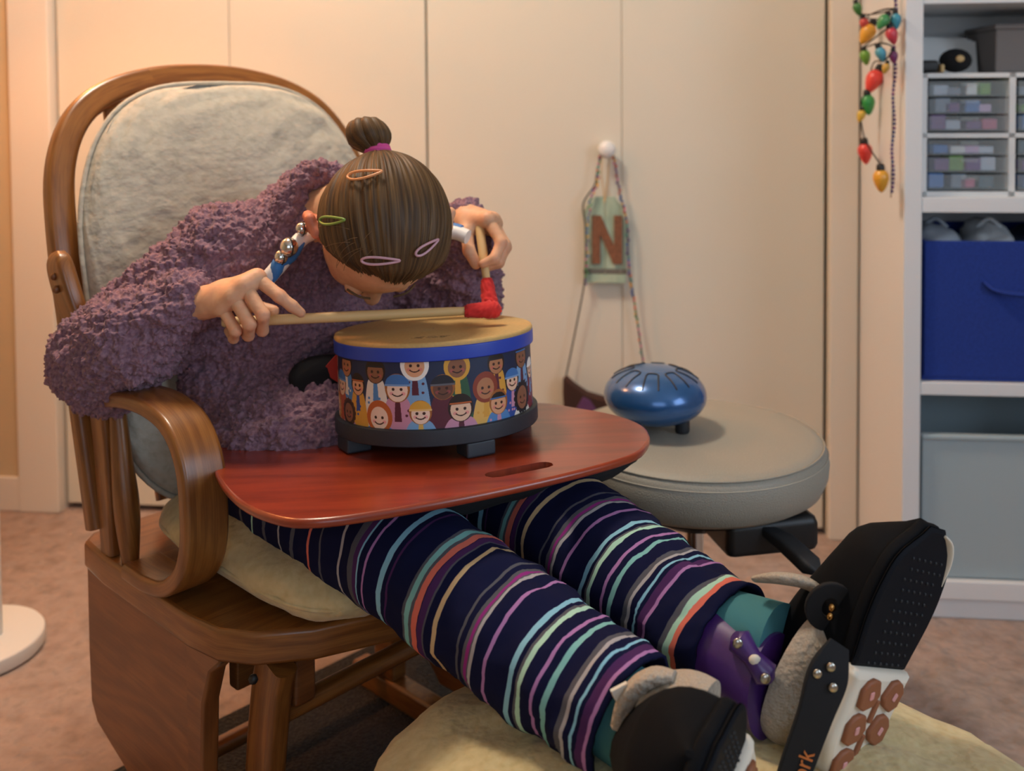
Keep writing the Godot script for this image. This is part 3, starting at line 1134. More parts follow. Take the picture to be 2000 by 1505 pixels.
func build_glider() -> void:
	var wood: Material = mats["honey wood"]
	var t := thing("glider_chair", "honey brown wooden glider rocking chair with hooped back", "chair", C(0, 0, -0.05))
	# seat platform
	var poly := PackedVector2Array()
	for p in [Vector2(-0.25, -0.292), Vector2(-0.272, -0.27), Vector2(-0.278, -0.2), Vector2(-0.278, 0.03), Vector2(-0.270, 0.085), Vector2(-0.245, 0.125), Vector2(-0.19, 0.165), Vector2(-0.10, 0.20), Vector2(0, 0.215)]:
		poly.append(p)
	for i in range(7, -1, -1):
		poly.append(Vector2(-poly[i].x, poly[i].y))
	var g := Geo.new()
	slab(g, CH, poly, 0.362, 0.402, 0.006)
	part("seat_platform", g, wood, t)
	# hooped back frame
	g = Geo.new()
	var half := [Vector3(-0.262, 0.43, -0.235), Vector3(-0.266, 0.56, -0.262), Vector3(-0.270, 0.70, -0.292), Vector3(-0.270, 0.82, -0.325), Vector3(-0.258, 0.92, -0.358), Vector3(-0.222, 0.99, -0.385), Vector3(-0.165, 1.03, -0.403), Vector3(-0.085, 1.052, -0.414), Vector3(0, 1.058, -0.418)]
	var pts := []
	for p in half:
		pts.append(CH * p)
	for i in range(half.size() - 2, -1, -1):
		pts.append(CH * Vector3(-half[i].x, half[i].y, half[i].z))
	sweep(g, smooth_path(pts, 6), 1.0, strip(0.040, 0.030), CH.basis.z)
	part("back_frame", g, wood, t)
	# back slats behind the cushion
	for x in [-0.15, -0.05, 0.05, 0.15]:
		g = Geo.new()
		sweep(g, smooth_path([C(x, 0.43, -0.262), C(x, 0.75, -0.345), C(x, 1.045 - absf(x) * 0.1, -0.418)], 5), 1.0, strip(0.035, 0.012), CH.basis.z)
		part("back_slat", g, wood, t)
	for s in [-1.0, 1.0]:
		# bent arm: forwards, round and back under
		g = Geo.new()
		pts = []
		for p in [Vector2(-0.255, 0.610), Vector2(-0.19, 0.622), Vector2(-0.11, 0.636), Vector2(-0.045, 0.637), Vector2(0.005, 0.624), Vector2(0.036, 0.59), Vector2(0.046, 0.54), Vector2(0.044, 0.49), Vector2(0.026, 0.452), Vector2(-0.012, 0.424), Vector2(-0.062, 0.413), Vector2(-0.115, 0.412)]:
			pts.append(C(s * 0.262, p.y, p.x))
		sweep(g, smooth_path(pts, 5), 1.0, strip(0.058, 0.021), CH.basis.y)
		part("arm", g, wood, t)
		# rear post that carries the back, with two pegs
		g = Geo.new()
		sweep(g, smooth_path([C(s * 0.264, 0.402, -0.205), C(s * 0.264, 0.56, -0.218), C(s * 0.270, 0.66, -0.232), C(s * 0.290, 0.74, -0.250), C(s * 0.298, 0.795, -0.268), C(s * 0.298, 0.812, -0.273)], 5), smooth_nums([0.75, 0.9, 1.0, 1.15, 1.1, 0.6], 26), strip(0.046, 0.020), CH.basis.x)
		var post := part("rear_post", g, wood, t)
		for y in [0.787, 0.770]:
			g = Geo.new()
			var k := 1.0 if y > 0.78 else 0.0
			ball(g, C(s * 0.3085, y - 0.006, -0.261 + (1 - k) * 0.006), Vector3(0.0055, 0.0055, 0.0055), 10)
			part("peg", g, mats["panel wood"], post)
		for z in [-0.158, -0.075]:
			g = Geo.new()
			sweep(g, smooth_path([C(s * 0.258, 0.402, z), C(s * 0.258, 0.47, z - 0.008), C(s * 0.258, 0.54, z - 0.02), C(s * 0.258, 0.622, z - 0.032)], 6), smooth_nums([0.011, 0.017, 0.014, 0.010], 19), 12)
			if z < -0.1 or s > 0:
				part("spindle", g, wood, t)
		# side panel
		g = Geo.new()
		var side := Transform3D(CH.basis * Basis(Vector3(0, 0, 1), Vector3(1, 0, 0), Vector3(0, 1, 0)), C(s * 0.252, 0, 0))
		var shape := PackedVector2Array([Vector2(-0.284, 0.361), Vector2(-0.284, 0.24), Vector2(-0.280, 0.165), Vector2(-0.262, 0.140), Vector2(-0.225, 0.128), Vector2(-0.175, 0.112), Vector2(-0.13, 0.075), Vector2(-0.10, 0.045), Vector2(0.02, 0.045), Vector2(0.036, 0.075), Vector2(0.032, 0.20), Vector2(0.038, 0.29), Vector2(0.055, 0.335), Vector2(0.082, 0.361)])
		slab(g, side, shape, -0.012, 0.012, 0.004)
		part("side_panel", g, mats["panel wood"], t)
		# base frame inside it: foot, upright and hanging links
		g = Geo.new()
		box(g, CH, Vector3(s * 0.205 - 0.018, 0.006, -0.27), Vector3(s * 0.205 + 0.018, 0.045, 0.27), 0.006)
		part("base_foot", g, wood, t)
		g = Geo.new()
		sweep(g, smooth_path([C(s * 0.205, 0.045, 0.075), C(s * 0.205, 0.18, 0.078), C(s * 0.205, 0.30, 0.095), C(s * 0.205, 0.35, 0.11)], 4), 1.0, strip(0.03, 0.055), CH.basis.z)
		part("front_upright", g, wood, t)
		g = Geo.new()
		box(g, CH, Vector3(s * 0.205 - 0.015, 0.045, -0.21), Vector3(s * 0.205 + 0.015, 0.33, -0.16), 0.004)
		part("rear_upright", g, wood, t)
		g = Geo.new()
		box(g, CH, Vector3(s * 0.168 - 0.016, 0.28, 0.075), Vector3(s * 0.168 + 0.016, 0.345, 0.115), 0.006)
		part("hanger_block", g, mats["panel wood"], t)
		g = Geo.new()
		ball(g, C(s * 0.243, 0.345, 0.118), 0.006, 8)
		part("screw_cap", g, mats["black plastic"], t)
	for b in [[0.270, 0.092, 0.0135], [0.06, -0.2, 0.0135]]:
		g = Geo.new()
		tube(g, C(-0.205, b[0], b[1]), C(0.205, b[0], b[1]), b[2], 14)
		part("stretcher", g, wood, t)
	g = Geo.new()
	box(g, CH, Vector3(-0.19, 0.255, -0.03), Vector3(0.19, 0.30, -0.008), 0.004)
	part("cross_rail", g, wood, t)
	g = Geo.new()
	box(g, CH, Vector3(-0.02, 0.26, -0.10), Vector3(0.16, 0.30, 0.02), 0.004)
	part("glide_block", g, mats["panel wood"], t)
	# rear edge knob seen past the side panel
	g = Geo.new()
	ball(g, C(-0.236, 0.205, -0.292), Vector3(0.014, 0.018, 0.014), 10)
	part("bumper", g, mats["panel wood"], t)
	# cushions
	t = thing("back_cushion", "pale grey plush back cushion in the glider's hoop", "cushion", C(0, 0.46, -0.27))
	g = Geo.new()
	var up := (CH * Vector3(0, 1.04, -0.385) - CH * Vector3(0, 0.44, -0.225)).normalized()
	var bs := Basis(CH.basis.x, up.cross(CH.basis.x) * -1.0, up)
	bs = Basis(CH.basis.x, up.cross(CH.basis.x), up)
	var ring := []
	var nz := FastNoiseLite.new()
	nz.seed = 3
	nz.frequency = 7.0
	for i in 29:
		var a := -PI / 2 + PI * i / 28.0
		var s := maxf(cos(a), 0.0) ** 0.42
		var rr := PackedVector3Array()
		for p in circle(72, 0.258, 0.318, 3.2):
			var q := p * maxf(s, 0.01)
			# the top is an arch, the foot square
			q.x *= 1.0 - 0.06 * clampf((q.y - 0.1) / 0.2, 0, 1)
			var w := nz.get_noise_3d(q.x * 2.2, q.y * 2.2, a) * 0.010 + nz.get_noise_3d(q.x * 8, q.y * 3, a + 9) * 0.004
			rr.append(C(0, 0.736, -0.266) + bs * Vector3(q.x, sin(a) * 0.048 + signf(sin(a)) * w * s, q.y))
		ring.append(rr)
	loft(g, ring, false)
	part("cushion_body", g, mats["pale plush"], t)
	g = Geo.new()
	var edge := PackedVector3Array()
	for p in circle(72, 0.261, 0.321, 3.2):
		edge.append(C(0, 0.736, -0.266) + bs * Vector3(p.x * (1.0 - 0.06 * clampf((p.y - 0.1) / 0.2, 0, 1)), 0, p.y))
	edge.append(edge[0])
	sweep(g, edge, 0.004, 6, Vector3.UP, false)
	part("piping", g, mats["pale plush"], t)
	t = thing("seat_cushion", "cream plush seat cushion on the glider's wooden seat", "cushion", C(0, 0.402, 0))
	g = Geo.new()
	pillow(g, CH * Transform3D(Basis(), Vector3(0, 0.442, 0.012)), Vector3(0.228, 0.041, 0.222), 5.0, 0.42, 0.004, 4, 72, 26)
	part("cushion_body", g, mats["cream plush"], t)
	g = Geo.new()
	edge = PackedVector3Array()
	for p in circle(72, 0.227, 0.223, 5.0):
		edge.append(C(p.x, 0.440, p.y + 0.012))
	edge.append(edge[0])
	sweep(g, edge, 0.0028, 6, Vector3.UP, false)
	part("piping", g, mats["cream plush"], t)
	# mat on the carpet
	t = thing("floor_mat", "dark charcoal mat on the carpet under the chair", "mat", C(0.05, 0, 0.1))
	g = Geo.new()
	slab(g, CH * Transform3D(Basis(), Vector3(0.04, 0, 0.16)), rounded(0.42, 0.50, 0.06, 4), 0.001, 0.008, 0.003)
	part("mat_top", g, mats["floor mat"], t)


func build_ottoman() -> void:
	var t := thing("ottoman", "wooden gliding footstool in front of the rocking chair", "ottoman", C(-0.06, 0, 0.6))
	var wood: Material = mats["honey wood"]
	var g := Geo.new()
	slab(g, CH * Transform3D(Basis(), Vector3(-0.06, 0, 0.60)), rounded(0.19, 0.23, 0.04, 4), 0.265, 0.295, 0.005)
	part("top_board", g, wood, t)
	for s in [-1.0, 1.0]:
		g = Geo.new()
		var side := Transform3D(CH.basis * Basis(Vector3(0, 0, 1), Vector3(1, 0, 0), Vector3(0, 1, 0)), C(-0.06 + s * 0.165, 0, 0.6))
		slab(g, side, PackedVector2Array([Vector2(-0.18, 0.264), Vector2(-0.17, 0.10), Vector2(-0.2, 0.01), Vector2(0.2, 0.01), Vector2(0.17, 0.10), Vector2(0.18, 0.264)]), -0.011, 0.011, 0.004)
		part("side_panel", g, mats["panel wood"], t)
	for z in [0.47, 0.73]:
		g = Geo.new()
		tube(g, C(-0.225, 0.13, z), C(0.105, 0.13, z), 0.013, 12)
		part("stretcher", g, wood, t)
	t = thing("ottoman_cushion", "plump cream plush cushion on the footstool under the feet", "cushion", C(-0.06, 0.295, 0.6))
	g = Geo.new()
	pillow(g, CH * Transform3D(Basis(), Vector3(-0.052, 0.345, 0.612)), Vector3(0.258, 0.052, 0.288), 3.6, 0.5, 0.006, 14, 80, 28)
	part("cushion_body", g, mats["cream plush"], t)
	g = Geo.new()
	var edge := PackedVector3Array()
	for p in circle(72, 0.259, 0.289, 3.6):
		edge.append(C(p.x - 0.052, 0.342, p.y + 0.612))
	edge.append(edge[0])
	sweep(g, edge, 0.003, 6, Vector3.UP, false)
	part("piping", g, mats["cream plush"], t)


func build_stool() -> void:
	var c := D(0.285, 0, 1.60)
	var t := thing("round_stool", "round grey vinyl swivel stool beside the glider", "stool", c)
	var g := Geo.new()
	var xf := Transform3D(Basis(), c)
	lathe(g, xf, [Vector2(0.16, 0.408), Vector2(0.180, 0.410), Vector2(0.195, 0.420), Vector2(0.2035, 0.440), Vector2(0.205, 0.458), Vector2(0.202, 0.474), Vector2(0.196, 0.484), Vector2(0.180, 0.4895), Vector2(0.14, 0.4935), Vector2(0.07, 0.4955), Vector2(0.002, 0.496)], 72)
	var seat := part("seat", g, mats["stool vinyl"], t, "grey vinyl seat pad")
	for s in [[0.1972, 0.4838, 0.0016], [0.2032, 0.4715, 0.0007]]:
		g = Geo.new()
		var ring := PackedVector3Array()
		for i in 97:
			ring.append(c + Vector3(cos(TAU * i / 96) * s[0], s[1], sin(TAU * i / 96) * s[0]))
		sweep(g, ring, s[2], 6, Vector3.UP, false)
		part("seam", g, mats["stool vinyl"] if s[2] > 0.001 else mats["seam thread"], seat)
	g = Geo.new()
	lathe(g, xf, [Vector2(0.02, 0.350), Vector2(0.06, 0.352), Vector2(0.085, 0.375), Vector2(0.15, 0.395), Vector2(0.16, 0.408)], 32)
	part("tilt_mechanism", g, mats["black plastic"], t)
	g = Geo.new()
	box(g, Transform3D(Basis(Vector3.UP, 0.2), c), Vector3(-0.01, 0.352, 0.02), Vector3(0.135, 0.405, 0.155), 0.012)
	part("tilt_housing", g, mats["black plastic"], t)
	g = Geo.new()
	sweep(g, PackedVector3Array([D(0.36, 0.392, 1.47), D(0.386, 0.383, 1.44), D(0.412, 0.366, 1.402), D(0.419, 0.361, 1.394)]), PackedFloat32Array([0.6, 1.0, 1.05, 0.5]), strip(0.032, 0.02))
	part("lever", g, mats["rubber"], t)
	g = Geo.new()
	tube(g, c + Vector3(0, 0.20, 0), c + Vector3(0, 0.352, 0), 0.0145, 18)
	part("piston", g, mats["chrome"], t)
	g = Geo.new()
	tube(g, c + Vector3(0, 0.06, 0), c + Vector3(0, 0.21, 0), 0.026, 18)
	part("column", g, mats["black plastic"], t)
	for i in 5:
		var a := TAU * i / 5 + 0.5
		var d := Vector3(cos(a), 0, sin(a))
		g = Geo.new()
		sweep(g, PackedVector3Array([c + Vector3(0, 0.085, 0), c + d * 0.12 + Vector3(0, 0.08, 0), c + d * 0.235 + Vector3(0, 0.062, 0)]), PackedFloat32Array([1.2, 1.0, 0.7]), strip(0.045, 0.025))
		var leg := part("base_leg", g, mats["black plastic"], t)
		g = Geo.new()
		var side := d.cross(Vector3.UP)
		tube(g, c + d * 0.225 + Vector3(0, 0.027, 0) - side * 0.017, c + d * 0.225 + Vector3(0, 0.027, 0) + side * 0.017, 0.0255, 16)
		part("caster", g, mats["black plastic"], leg)
	# steel tongue drum
	var b := D(0.223, 0.4965, 1.60)
	t = thing("tongue_drum", "small shiny blue steel tongue drum sitting on the round stool", "drum", b)
	g = Geo.new()
	var mid := b + Vector3(0, 0.053, 0)
	var prof := []
	for i in 33:
		var a := -PI / 2 + PI * i / 32.0
		prof.append(Vector2(maxf(0.0805 * cos(a) ** 0.85, 0.001), (0.043 if a < 0 else 0.045) * sin(a)))
	lathe(g, Transform3D(Basis(), mid), prof, 64)
	var shell := part("shell", g, mats["tongue blue"], t)
	# eight tongues: a slot in the shape of a U, cut in the upper shell
	for i in 8:
		g = Geo.new()
		var th := TAU * i / 8 + 0.24
		var line := PackedVector3Array()
		for k in 21:
			var u := (k - 10) / 10.0
			var w := 0.0100 * sqrt(maxf(0, 1.0 - maxf(0, 1.0 - absf(u) * 2.6) ** 2)) * signf(u) if absf(u) < 0.385 else 0.0100 * signf(u) * (1.0 + (absf(u) - 0.385) * 0.35)
			var r := 0.033 + absf(u) * 0.034 if absf(u) > 0.385 else 0.033 + 0.0131 * (absf(u) / 0.385) ** 2
			var p := Vector2(r, w).rotated(th)
			var rr := p.length()
			var ca := (rr / 0.0805) ** (1.0 / 0.85)
			line.append(mid + Vector3(p.x, 0.045 * sqrt(maxf(0, 1.0 - ca * ca)) + 0.0002, p.y))
		sweep(g, line, 0.0013, 6)
		part("tongue_slot", g, mats["black plastic"], shell)
	for i in 3:
		var a := TAU * i / 3 + 0.5
		g = Geo.new()
		lathe(g, Transform3D(Basis(), b + Vector3(cos(a) * 0.045, 0, sin(a) * 0.045)), [Vector2(0.010, 0.0), Vector2(0.0115, 0.003), Vector2(0.0115, 0.022), Vector2(0.008, 0.026)], 16)
		part("rubber_foot", g, mats["rubber"], t)


func disc(im: Image, cx: float, cy: float, rx: float, ry: float, c: Color, y_from := -1.0, y_to := 1.0) -> void:
	var w := im.get_width()
	for y in range(maxi(0, int(cy + ry * y_from)), mini(im.get_height(), int(cy + ry * y_to) + 1)):
		var k := 1.0 - pow((y + 0.5 - cy) / ry, 2)
		if k <= 0:
			continue
		var s := rx * sqrt(k)
		for x in range(int(cx - s), int(cx + s) + 1):
			im.set_pixel(posmod(x, w), y, c)


func robe(im: Image, cx: float, top: float, bottom: float, w0: float, w1: float, c: Color) -> void:
	var w := im.get_width()
	for y in range(maxi(0, int(top)), mini(im.get_height(), int(bottom))):
		var s := lerpf(w0, w1, sqrt((y - top) / (bottom - top)))
		for x in range(int(cx - s), int(cx + s) + 1):
			im.set_pixel(posmod(x, w), y, c)


# the printed wrap: rows of simple smiling figures in costume colours
func figures() -> ImageTexture:
	var im := Image.create(2048, 224, false, Image.FORMAT_RGB8)
	im.fill(Color("1d2a4a"))
	var rng := RandomNumberGenerator.new()
	rng.seed = 77
	var skins := [Color("e8c3a4"), Color("d9a27a"), Color("8d5d42"), Color("6b4433"), Color("f0d2bc"), Color("b57a52")]
	var cloth := [Color("2f4f9a"), Color("c98fa8"), Color("7d2030"), Color("d9a03f"), Color("4f86c0"), Color("2f5a3f"), Color("b5512a"), Color("e6ddd0"), Color("5a2434"), Color("7aa6d0"), Color("e0b15a"), Color("983a2a")]
	var hats := [Color("20202a"), Color("d9a23c"), Color("3f74b5"), Color("d690ac"), Color("f0ece4"), Color("8c3a24"), Color("c0622e"), Color("4a2c20")]
	for row in 3:
		var count := 15
		for i in count:
			var cx := 2048.0 * (i + 0.5 * (row % 2) + rng.randf_range(-0.14, 0.14)) / count
			var cy: float = [30.0, 98.0, 172.0][row] + rng.randf_range(-12, 12)
			var r := rng.randf_range(31, 39)
			var c1: Color = cloth[rng.randi() % cloth.size()]
			var c2: Color = cloth[rng.randi() % cloth.size()]
			robe(im, cx, cy + r * 0.7, 224, r * 0.7, r * 1.5, c1)
			robe(im, cx, cy + r * 0.7, cy + r * 2.6, r * 0.12, r * 0.3, c2)
			for k in 5:
				disc(im, cx + rng.randf_range(-r, r), cy + r * rng.randf_range(1.4, 3.0), 4, 4, c2)
			var hat: Color = hats[rng.randi() % hats.size()]
			var kind := rng.randi() % 4
			if kind == 0:      # hood round the face
				disc(im, cx, cy - 2, r * 1.28, r * 1.38, hat)
			elif kind == 1:    # ruffled collar of rays
				for k in 16:
					disc(im, cx + cos(TAU * k / 16) * r * 1.15, cy + sin(TAU * k / 16) * r * 1.15, 9, 9, hat)
				disc(im, cx, cy, r * 1.15, r * 1.15, hat.darkened(0.25))
			else:
				disc(im, cx, cy - r * 0.1, r * 1.08, r * 1.15, Color("2a1a14") if rng.randf() < 0.6 else Color("a0602c"))
			var skin: Color = skins[rng.randi() % skins.size()]
			disc(im, cx, cy + 2, r * 0.88, r * 0.95, skin)
			if kind == 2:      # cap
				disc(im, cx, cy - r * 0.35, r * 1.05, r * 0.85, hat, -1.0, 0.1)
				robe(im, cx, cy - r * 0.42, cy - r * 0.22, r * 1.1, r * 1.1, hat.lightened(0.3))
			elif kind == 3:    # fringe and head band
				disc(im, cx, cy - r * 0.2, r * 0.9, r * 0.8, Color("241812"), -1.0, -0.25)
				robe(im, cx, cy - r * 0.55, cy - r * 0.4, r * 0.9, r * 0.95, hat)
			var ink := Color("3a2018")
			for s in [-1.0, 1.0]:
				disc(im, cx + s * r * 0.34, cy, 4.2, 4.6, ink)
				disc(im, cx + s * r * 0.52, cy + r * 0.34, 6, 5, skin.lerp(Color("e0506a"), 0.35))
			for k in 13:
				var u := (k - 6) / 6.0
				disc(im, cx + u * r * 0.42, cy + r * (0.55 - 0.16 * u * u), 1.8, 1.8, ink)
	return ImageTexture.create_from_image(im)


func build_tray_and_drum() -> void:
	var t := thing("lap_tray", "reddish brown wooden lap tray with a cut hand slot", "tray", TR.origin)
	var pts := []
	for p in [Vector2(-0.284, 0.052), Vector2(-0.262, 0.113), Vector2(-0.225, 0.194), Vector2(-0.185, 0.260), Vector2(-0.142, 0.304), Vector2(-0.108, 0.317), Vector2(-0.058, 0.308), Vector2(0.043, 0.264), Vector2(0.155, 0.201), Vector2(0.236, 0.138), Vector2(0.263, 0.089), Vector2(0.273, 0.037), Vector2(0.268, -0.018), Vector2(0.240, -0.076), Vector2(0.193, -0.127), Vector2(0.139, -0.172), Vector2(0.05, -0.165), Vector2(-0.06, -0.135), Vector2(-0.153, -0.100), Vector2(-0.25, -0.058), Vector2(-0.287, -0.01)]:
		pts.append(Vector3(p.x, 0, p.y))
	pts.append(pts[0])
	var poly := PackedVector2Array()
	var path := smooth_path(pts, 4)
	for i in path.size() - 1:
		poly.append(Vector2(path[i].x, path[i].z))
	var hole := PackedVector2Array()
	var ha := Vector2(0.079, 0.188)
	var hb := Vector2(0.133, 0.159)
	var dir := (hb - ha).normalized()
	for i in 9:
		hole.append(ha + dir.rotated(PI / 2 + PI * i / 8) * 0.0125)
	for i in 9:
		hole.append(hb + dir.rotated(-PI / 2 + PI * i / 8) * 0.0125)
	var g := Geo.new()
	slab(g, TR, poly, -0.0105, -0.0005, 0.0035, hole)
	part("board", g, mats["cherry veneer"], t)
	# bean-bag pad under the board
	g = Geo.new()
	pillow(g, TR * Transform3D(Basis(Vector3.UP, 0.45), Vector3(0.055, -0.037, 0.04)), Vector3(0.215, 0.026, 0.105), 3.0, 0.6, 0.003, 8, 40, 14)
	part("pad", g, mats["black cloth"], t, "black cloth pad")
	# floor tom
	t = thing("floor_tom_drum", "small drum with colourful figure print, blue hoop and black feet", "drum", TR.origin)
	g = Geo.new()
	lathe(g, TR, [Vector2(0.1265, 0.036), Vector2(0.1265, 0.122)], 96, false)
	for i in g.uv.size():
		g.uv[i] = Vector2(g.uv[i].x / (TAU * 0.1265), (0.122 - (TR.affine_inverse() * g.v[i]).y) / 0.086)
	var wrap := mat("printed wrap", Color.WHITE, 0.45)
	wrap.albedo_texture = figures()
	part("shell", g, wrap, t, "drum shell wrapped in a print of smiling figures")
	g = Geo.new()
	lathe(g, TR, [Vector2(0.1268, 0.1185), Vector2(0.1302, 0.1188), Vector2(0.1306, 0.120), Vector2(0.1306, 0.134), Vector2(0.130, 0.1358), Vector2(0.126, 0.136)], 96, false)
	part("hoop", g, mats["blue hoop"], t, "bright blue hoop")
	g = Geo.new()
	lathe(g, TR, [Vector2(0.1300, 0.1355), Vector2(0.1303, 0.1375), Vector2(0.1290, 0.1402), Vector2(0.1255, 0.1412), Vector2(0.119, 0.1405), Vector2(0.06, 0.1402), Vector2(0.001, 0.1402)], 96, false)
	var head := part("drum_head", g, mats["drum head"], t, "tan drum skin")
	g = Geo.new()
	# worn maker's mark: short broken strokes, no longer legible
	var rng := RandomNumberGenerator.new()
	rng.seed = 4
	for k in 34:
		var x := rng.randf_range(-0.022, 0.022)
		var z := 0.078 + rng.randf_range(-0.007, 0.007)
		box(g, TR, Vector3(x, 0.1402, z), Vector3(x + rng.randf_range(0.002, 0.006), 0.1404, z + 0.0011))
	part("worn_mark", g, mats["dark ink"], head)
	g = Geo.new()
	lathe(g, TR, [Vector2(0.126, 0.018), Vector2(0.1315, 0.0185), Vector2(0.1325, 0.020), Vector2(0.1325, 0.037), Vector2(0.1315, 0.0385), Vector2(0.1262, 0.0387)], 96, false)
	part("base_ring", g, mats["drum foot"], t)
	g = Geo.new()
	lathe(g, TR, [Vector2(0.001, 0.019), Vector2(0.126, 0.019)], 64, false)
	part("base_plate", g, mats["drum foot"], t)
	for a in [62.0, 152.0, 242.0, 332.0]:
		g = Geo.new()
		var b := Transform3D(Basis(Vector3.UP, deg_to_rad(90.0 - a)), Vector3.ZERO)
		box(g, TR * b, Vector3(-0.0195, 0.0005, 0.098), Vector3(0.0195, 0.0195, 0.131), 0.003)
		part("foot", g, mats["drum foot"], t)


var head_at := Vector3(-0.166, 0.851, -1.32)
var head_axes := Basis()      # columns: sitter's right, crown, face
var hair_size := Vector3(0.086, 0.090, 0.101)


# the point of the hair's surface in front of the head's centre, dx right of it and dy above
func on_hair(dx: float, dy: float, out := 1.0) -> Vector3:
	var lo := 0.0
	var hi := 0.14
	for i in 24:
		var m := (lo + hi) / 2
		if (head_axes.transposed() * Vector3(dx, dy, m) / hair_size).length() < out:
			lo = m
		else:
			hi = m
	return head_at + Vector3(dx, dy, lo)


func hand(g: Geo, wrist: Array, fingers: Array, thumb: Array, arm: Array) -> void:
	var bones := [arm]
	for f in fingers:
		bones.append([wrist[0], f[0], 0.0165, 0.0115])
	for i in fingers.size() - 1:
		bones.append([(fingers[i][0] + wrist[0]) / 2, (fingers[i + 1][0] + wrist[0]) / 2, 0.013, 0.013])
		bones.append([fingers[i][0], fingers[i + 1][0], 0.0095, 0.0095])
	bones.append([wrist[0], thumb[0], 0.016, 0.0125])
	var palm := blend(bones, 0.003, 0.010)
	append(g, palm)
	var w := [0.0092, 0.0082, 0.0074, 0.0062]
	for f in fingers + [thumb]:
		var k := 0.88 if f == fingers[fingers.size() - 1] and f != thumb else 1.08 if f == thumb else 1.0
		var chain := []
		for i in f.size() - 1:
			chain.append([f[i], f[i + 1], w[i] * k, w[i + 1] * k])
		append(g, blend(chain, 0.0026, 0.004))


func stripes() -> ImageTexture:
	var im := Image.create(8, 1024, false, Image.FORMAT_RGB8)
	im.fill(Color("131636"))
	var teal := Color("7fb8b4")
	var sky := Color("86bcd0")
	var mint := Color("a9d2bd")
	var grey := Color("56565e")
	var coral := Color("d4705f")
	var plum := Color("4b2a58")
	var magenta := Color("8c2f7c")
	var cream := Color("c9ae84")
	var lilac := Color("a878ac")
	var white := Color("a8a4a6")
	# [where along the leg in metres from the hip, width in millimetres, colour]
	for s in [[0.03, 4, grey], [0.06, 3, white], [0.10, 4, grey], [0.135, 3, mint], [0.165, 4, grey], [0.20, 3, white], [0.228, 5, grey], [0.262, 3, coral], [0.285, 3, grey], [0.318, 3, white], [0.342, 7, grey], [0.350, 5, plum], [0.354, 1.5, sky], [0.365, 2, lilac], [0.388, 5, sky], [0.400, 2, plum], [0.432, 5, grey], [0.436, 6, teal], [0.442, 3, grey], [0.447, 6, coral], [0.456, 6, plum], [0.461, 1.5, grey], [0.474, 4, cream], [0.508, 2, grey], [0.522, 9, grey], [0.524, 3, magenta], [0.529, 2.5, white], [0.546, 2.5, lilac], [0.575, 4.5, sky], [0.587, 6, grey], [0.589, 4, mint], [0.606, 2.5, lilac], [0.618, 4, teal], [0.640, 7, grey], [0.643, 3, white], [0.653, 2, sky], [0.662, 6, plum], [0.668, 3, lilac], [0.694, 4, grey], [0.700, 5, mint], [0.706, 5, coral], [0.74, 3, teal], [0.77, 3, grey]]:
		im.fill_rect(Rect2i(0, int((s[0] - s[1] / 2000.0) * 1280), 8, int(ceil(s[1] * 1.28 * 1.3))), s[2])
	return ImageTexture.create_from_image(im)


func leg(path: Array, radii: Array, turn: float, helix: float, shift: float, seed_: int) -> Geo:
	var g := Geo.new()
	var n := FastNoiseLite.new()
	n.seed = seed_
	n.frequency = 1.0
	var p := smooth_path(path, 14)
	var r := smooth_nums(radii, p.size())
	var rings := []
	var len_ := PackedFloat32Array()
	var total := 0.0
	for i in p.size():
		if i > 0:
			total += p[i].distance_to(p[i - 1])
		len_.append(total)
	var m := 56
	var side := Vector3.UP.cross(p[1] - p[0]).normalized()
	for i in p.size():
		var t := (p[mini(i + 1, p.size() - 1)] - p[maxi(i - 1, 0)]).normalized()
		side = (side - t * side.dot(t)).normalized()
		var up := t.cross(side)
		var ring := PackedVector3Array()
		var late := clampf((len_[i] / total - 0.62) / 0.3, 0.0, 1.0)
		for k in m:
			var a := TAU * k / m + turn
			var q := Vector2(cos(a), sin(a))
			# soft folds across the cloth, stronger towards the ankle
			var fold := n.get_noise_3d(q.x * 0.8, q.y * 0.8, len_[i] * 16.0) * 0.006 + n.get_noise_3d(q.x * 1.3 + 7, q.y * 1.3, len_[i] * 42.0) * (0.002 + 0.005 * late)
			ring.append(p[i] + (side * q.x + up * q.y * 0.96) * (r[i] + fold))
		rings.append(ring)
	# turn the hem inwards
	var last: PackedVector3Array = rings[rings.size() - 1]
	var mid := Vector3.ZERO
	for v in last:
		mid += v / m
	for k in 2:
		var inner := PackedVector3Array()
		for v in last:
			inner.append(mid + (v - mid) * (0.93 - 0.06 * k) - (p[p.size() - 1] - p[p.size() - 3]).normalized() * (0.0 + 0.02 * k))
		rings.append(inner)
	loft(g, rings, false)
	for i in g.uv.size():
		var row := i / (m + 1)
		var u := float(i % (m + 1)) / m
		g.uv[i] = Vector2(0.5, (len_[mini(row, len_.size() - 1)] + shift + helix * u) / 0.8)
	return g


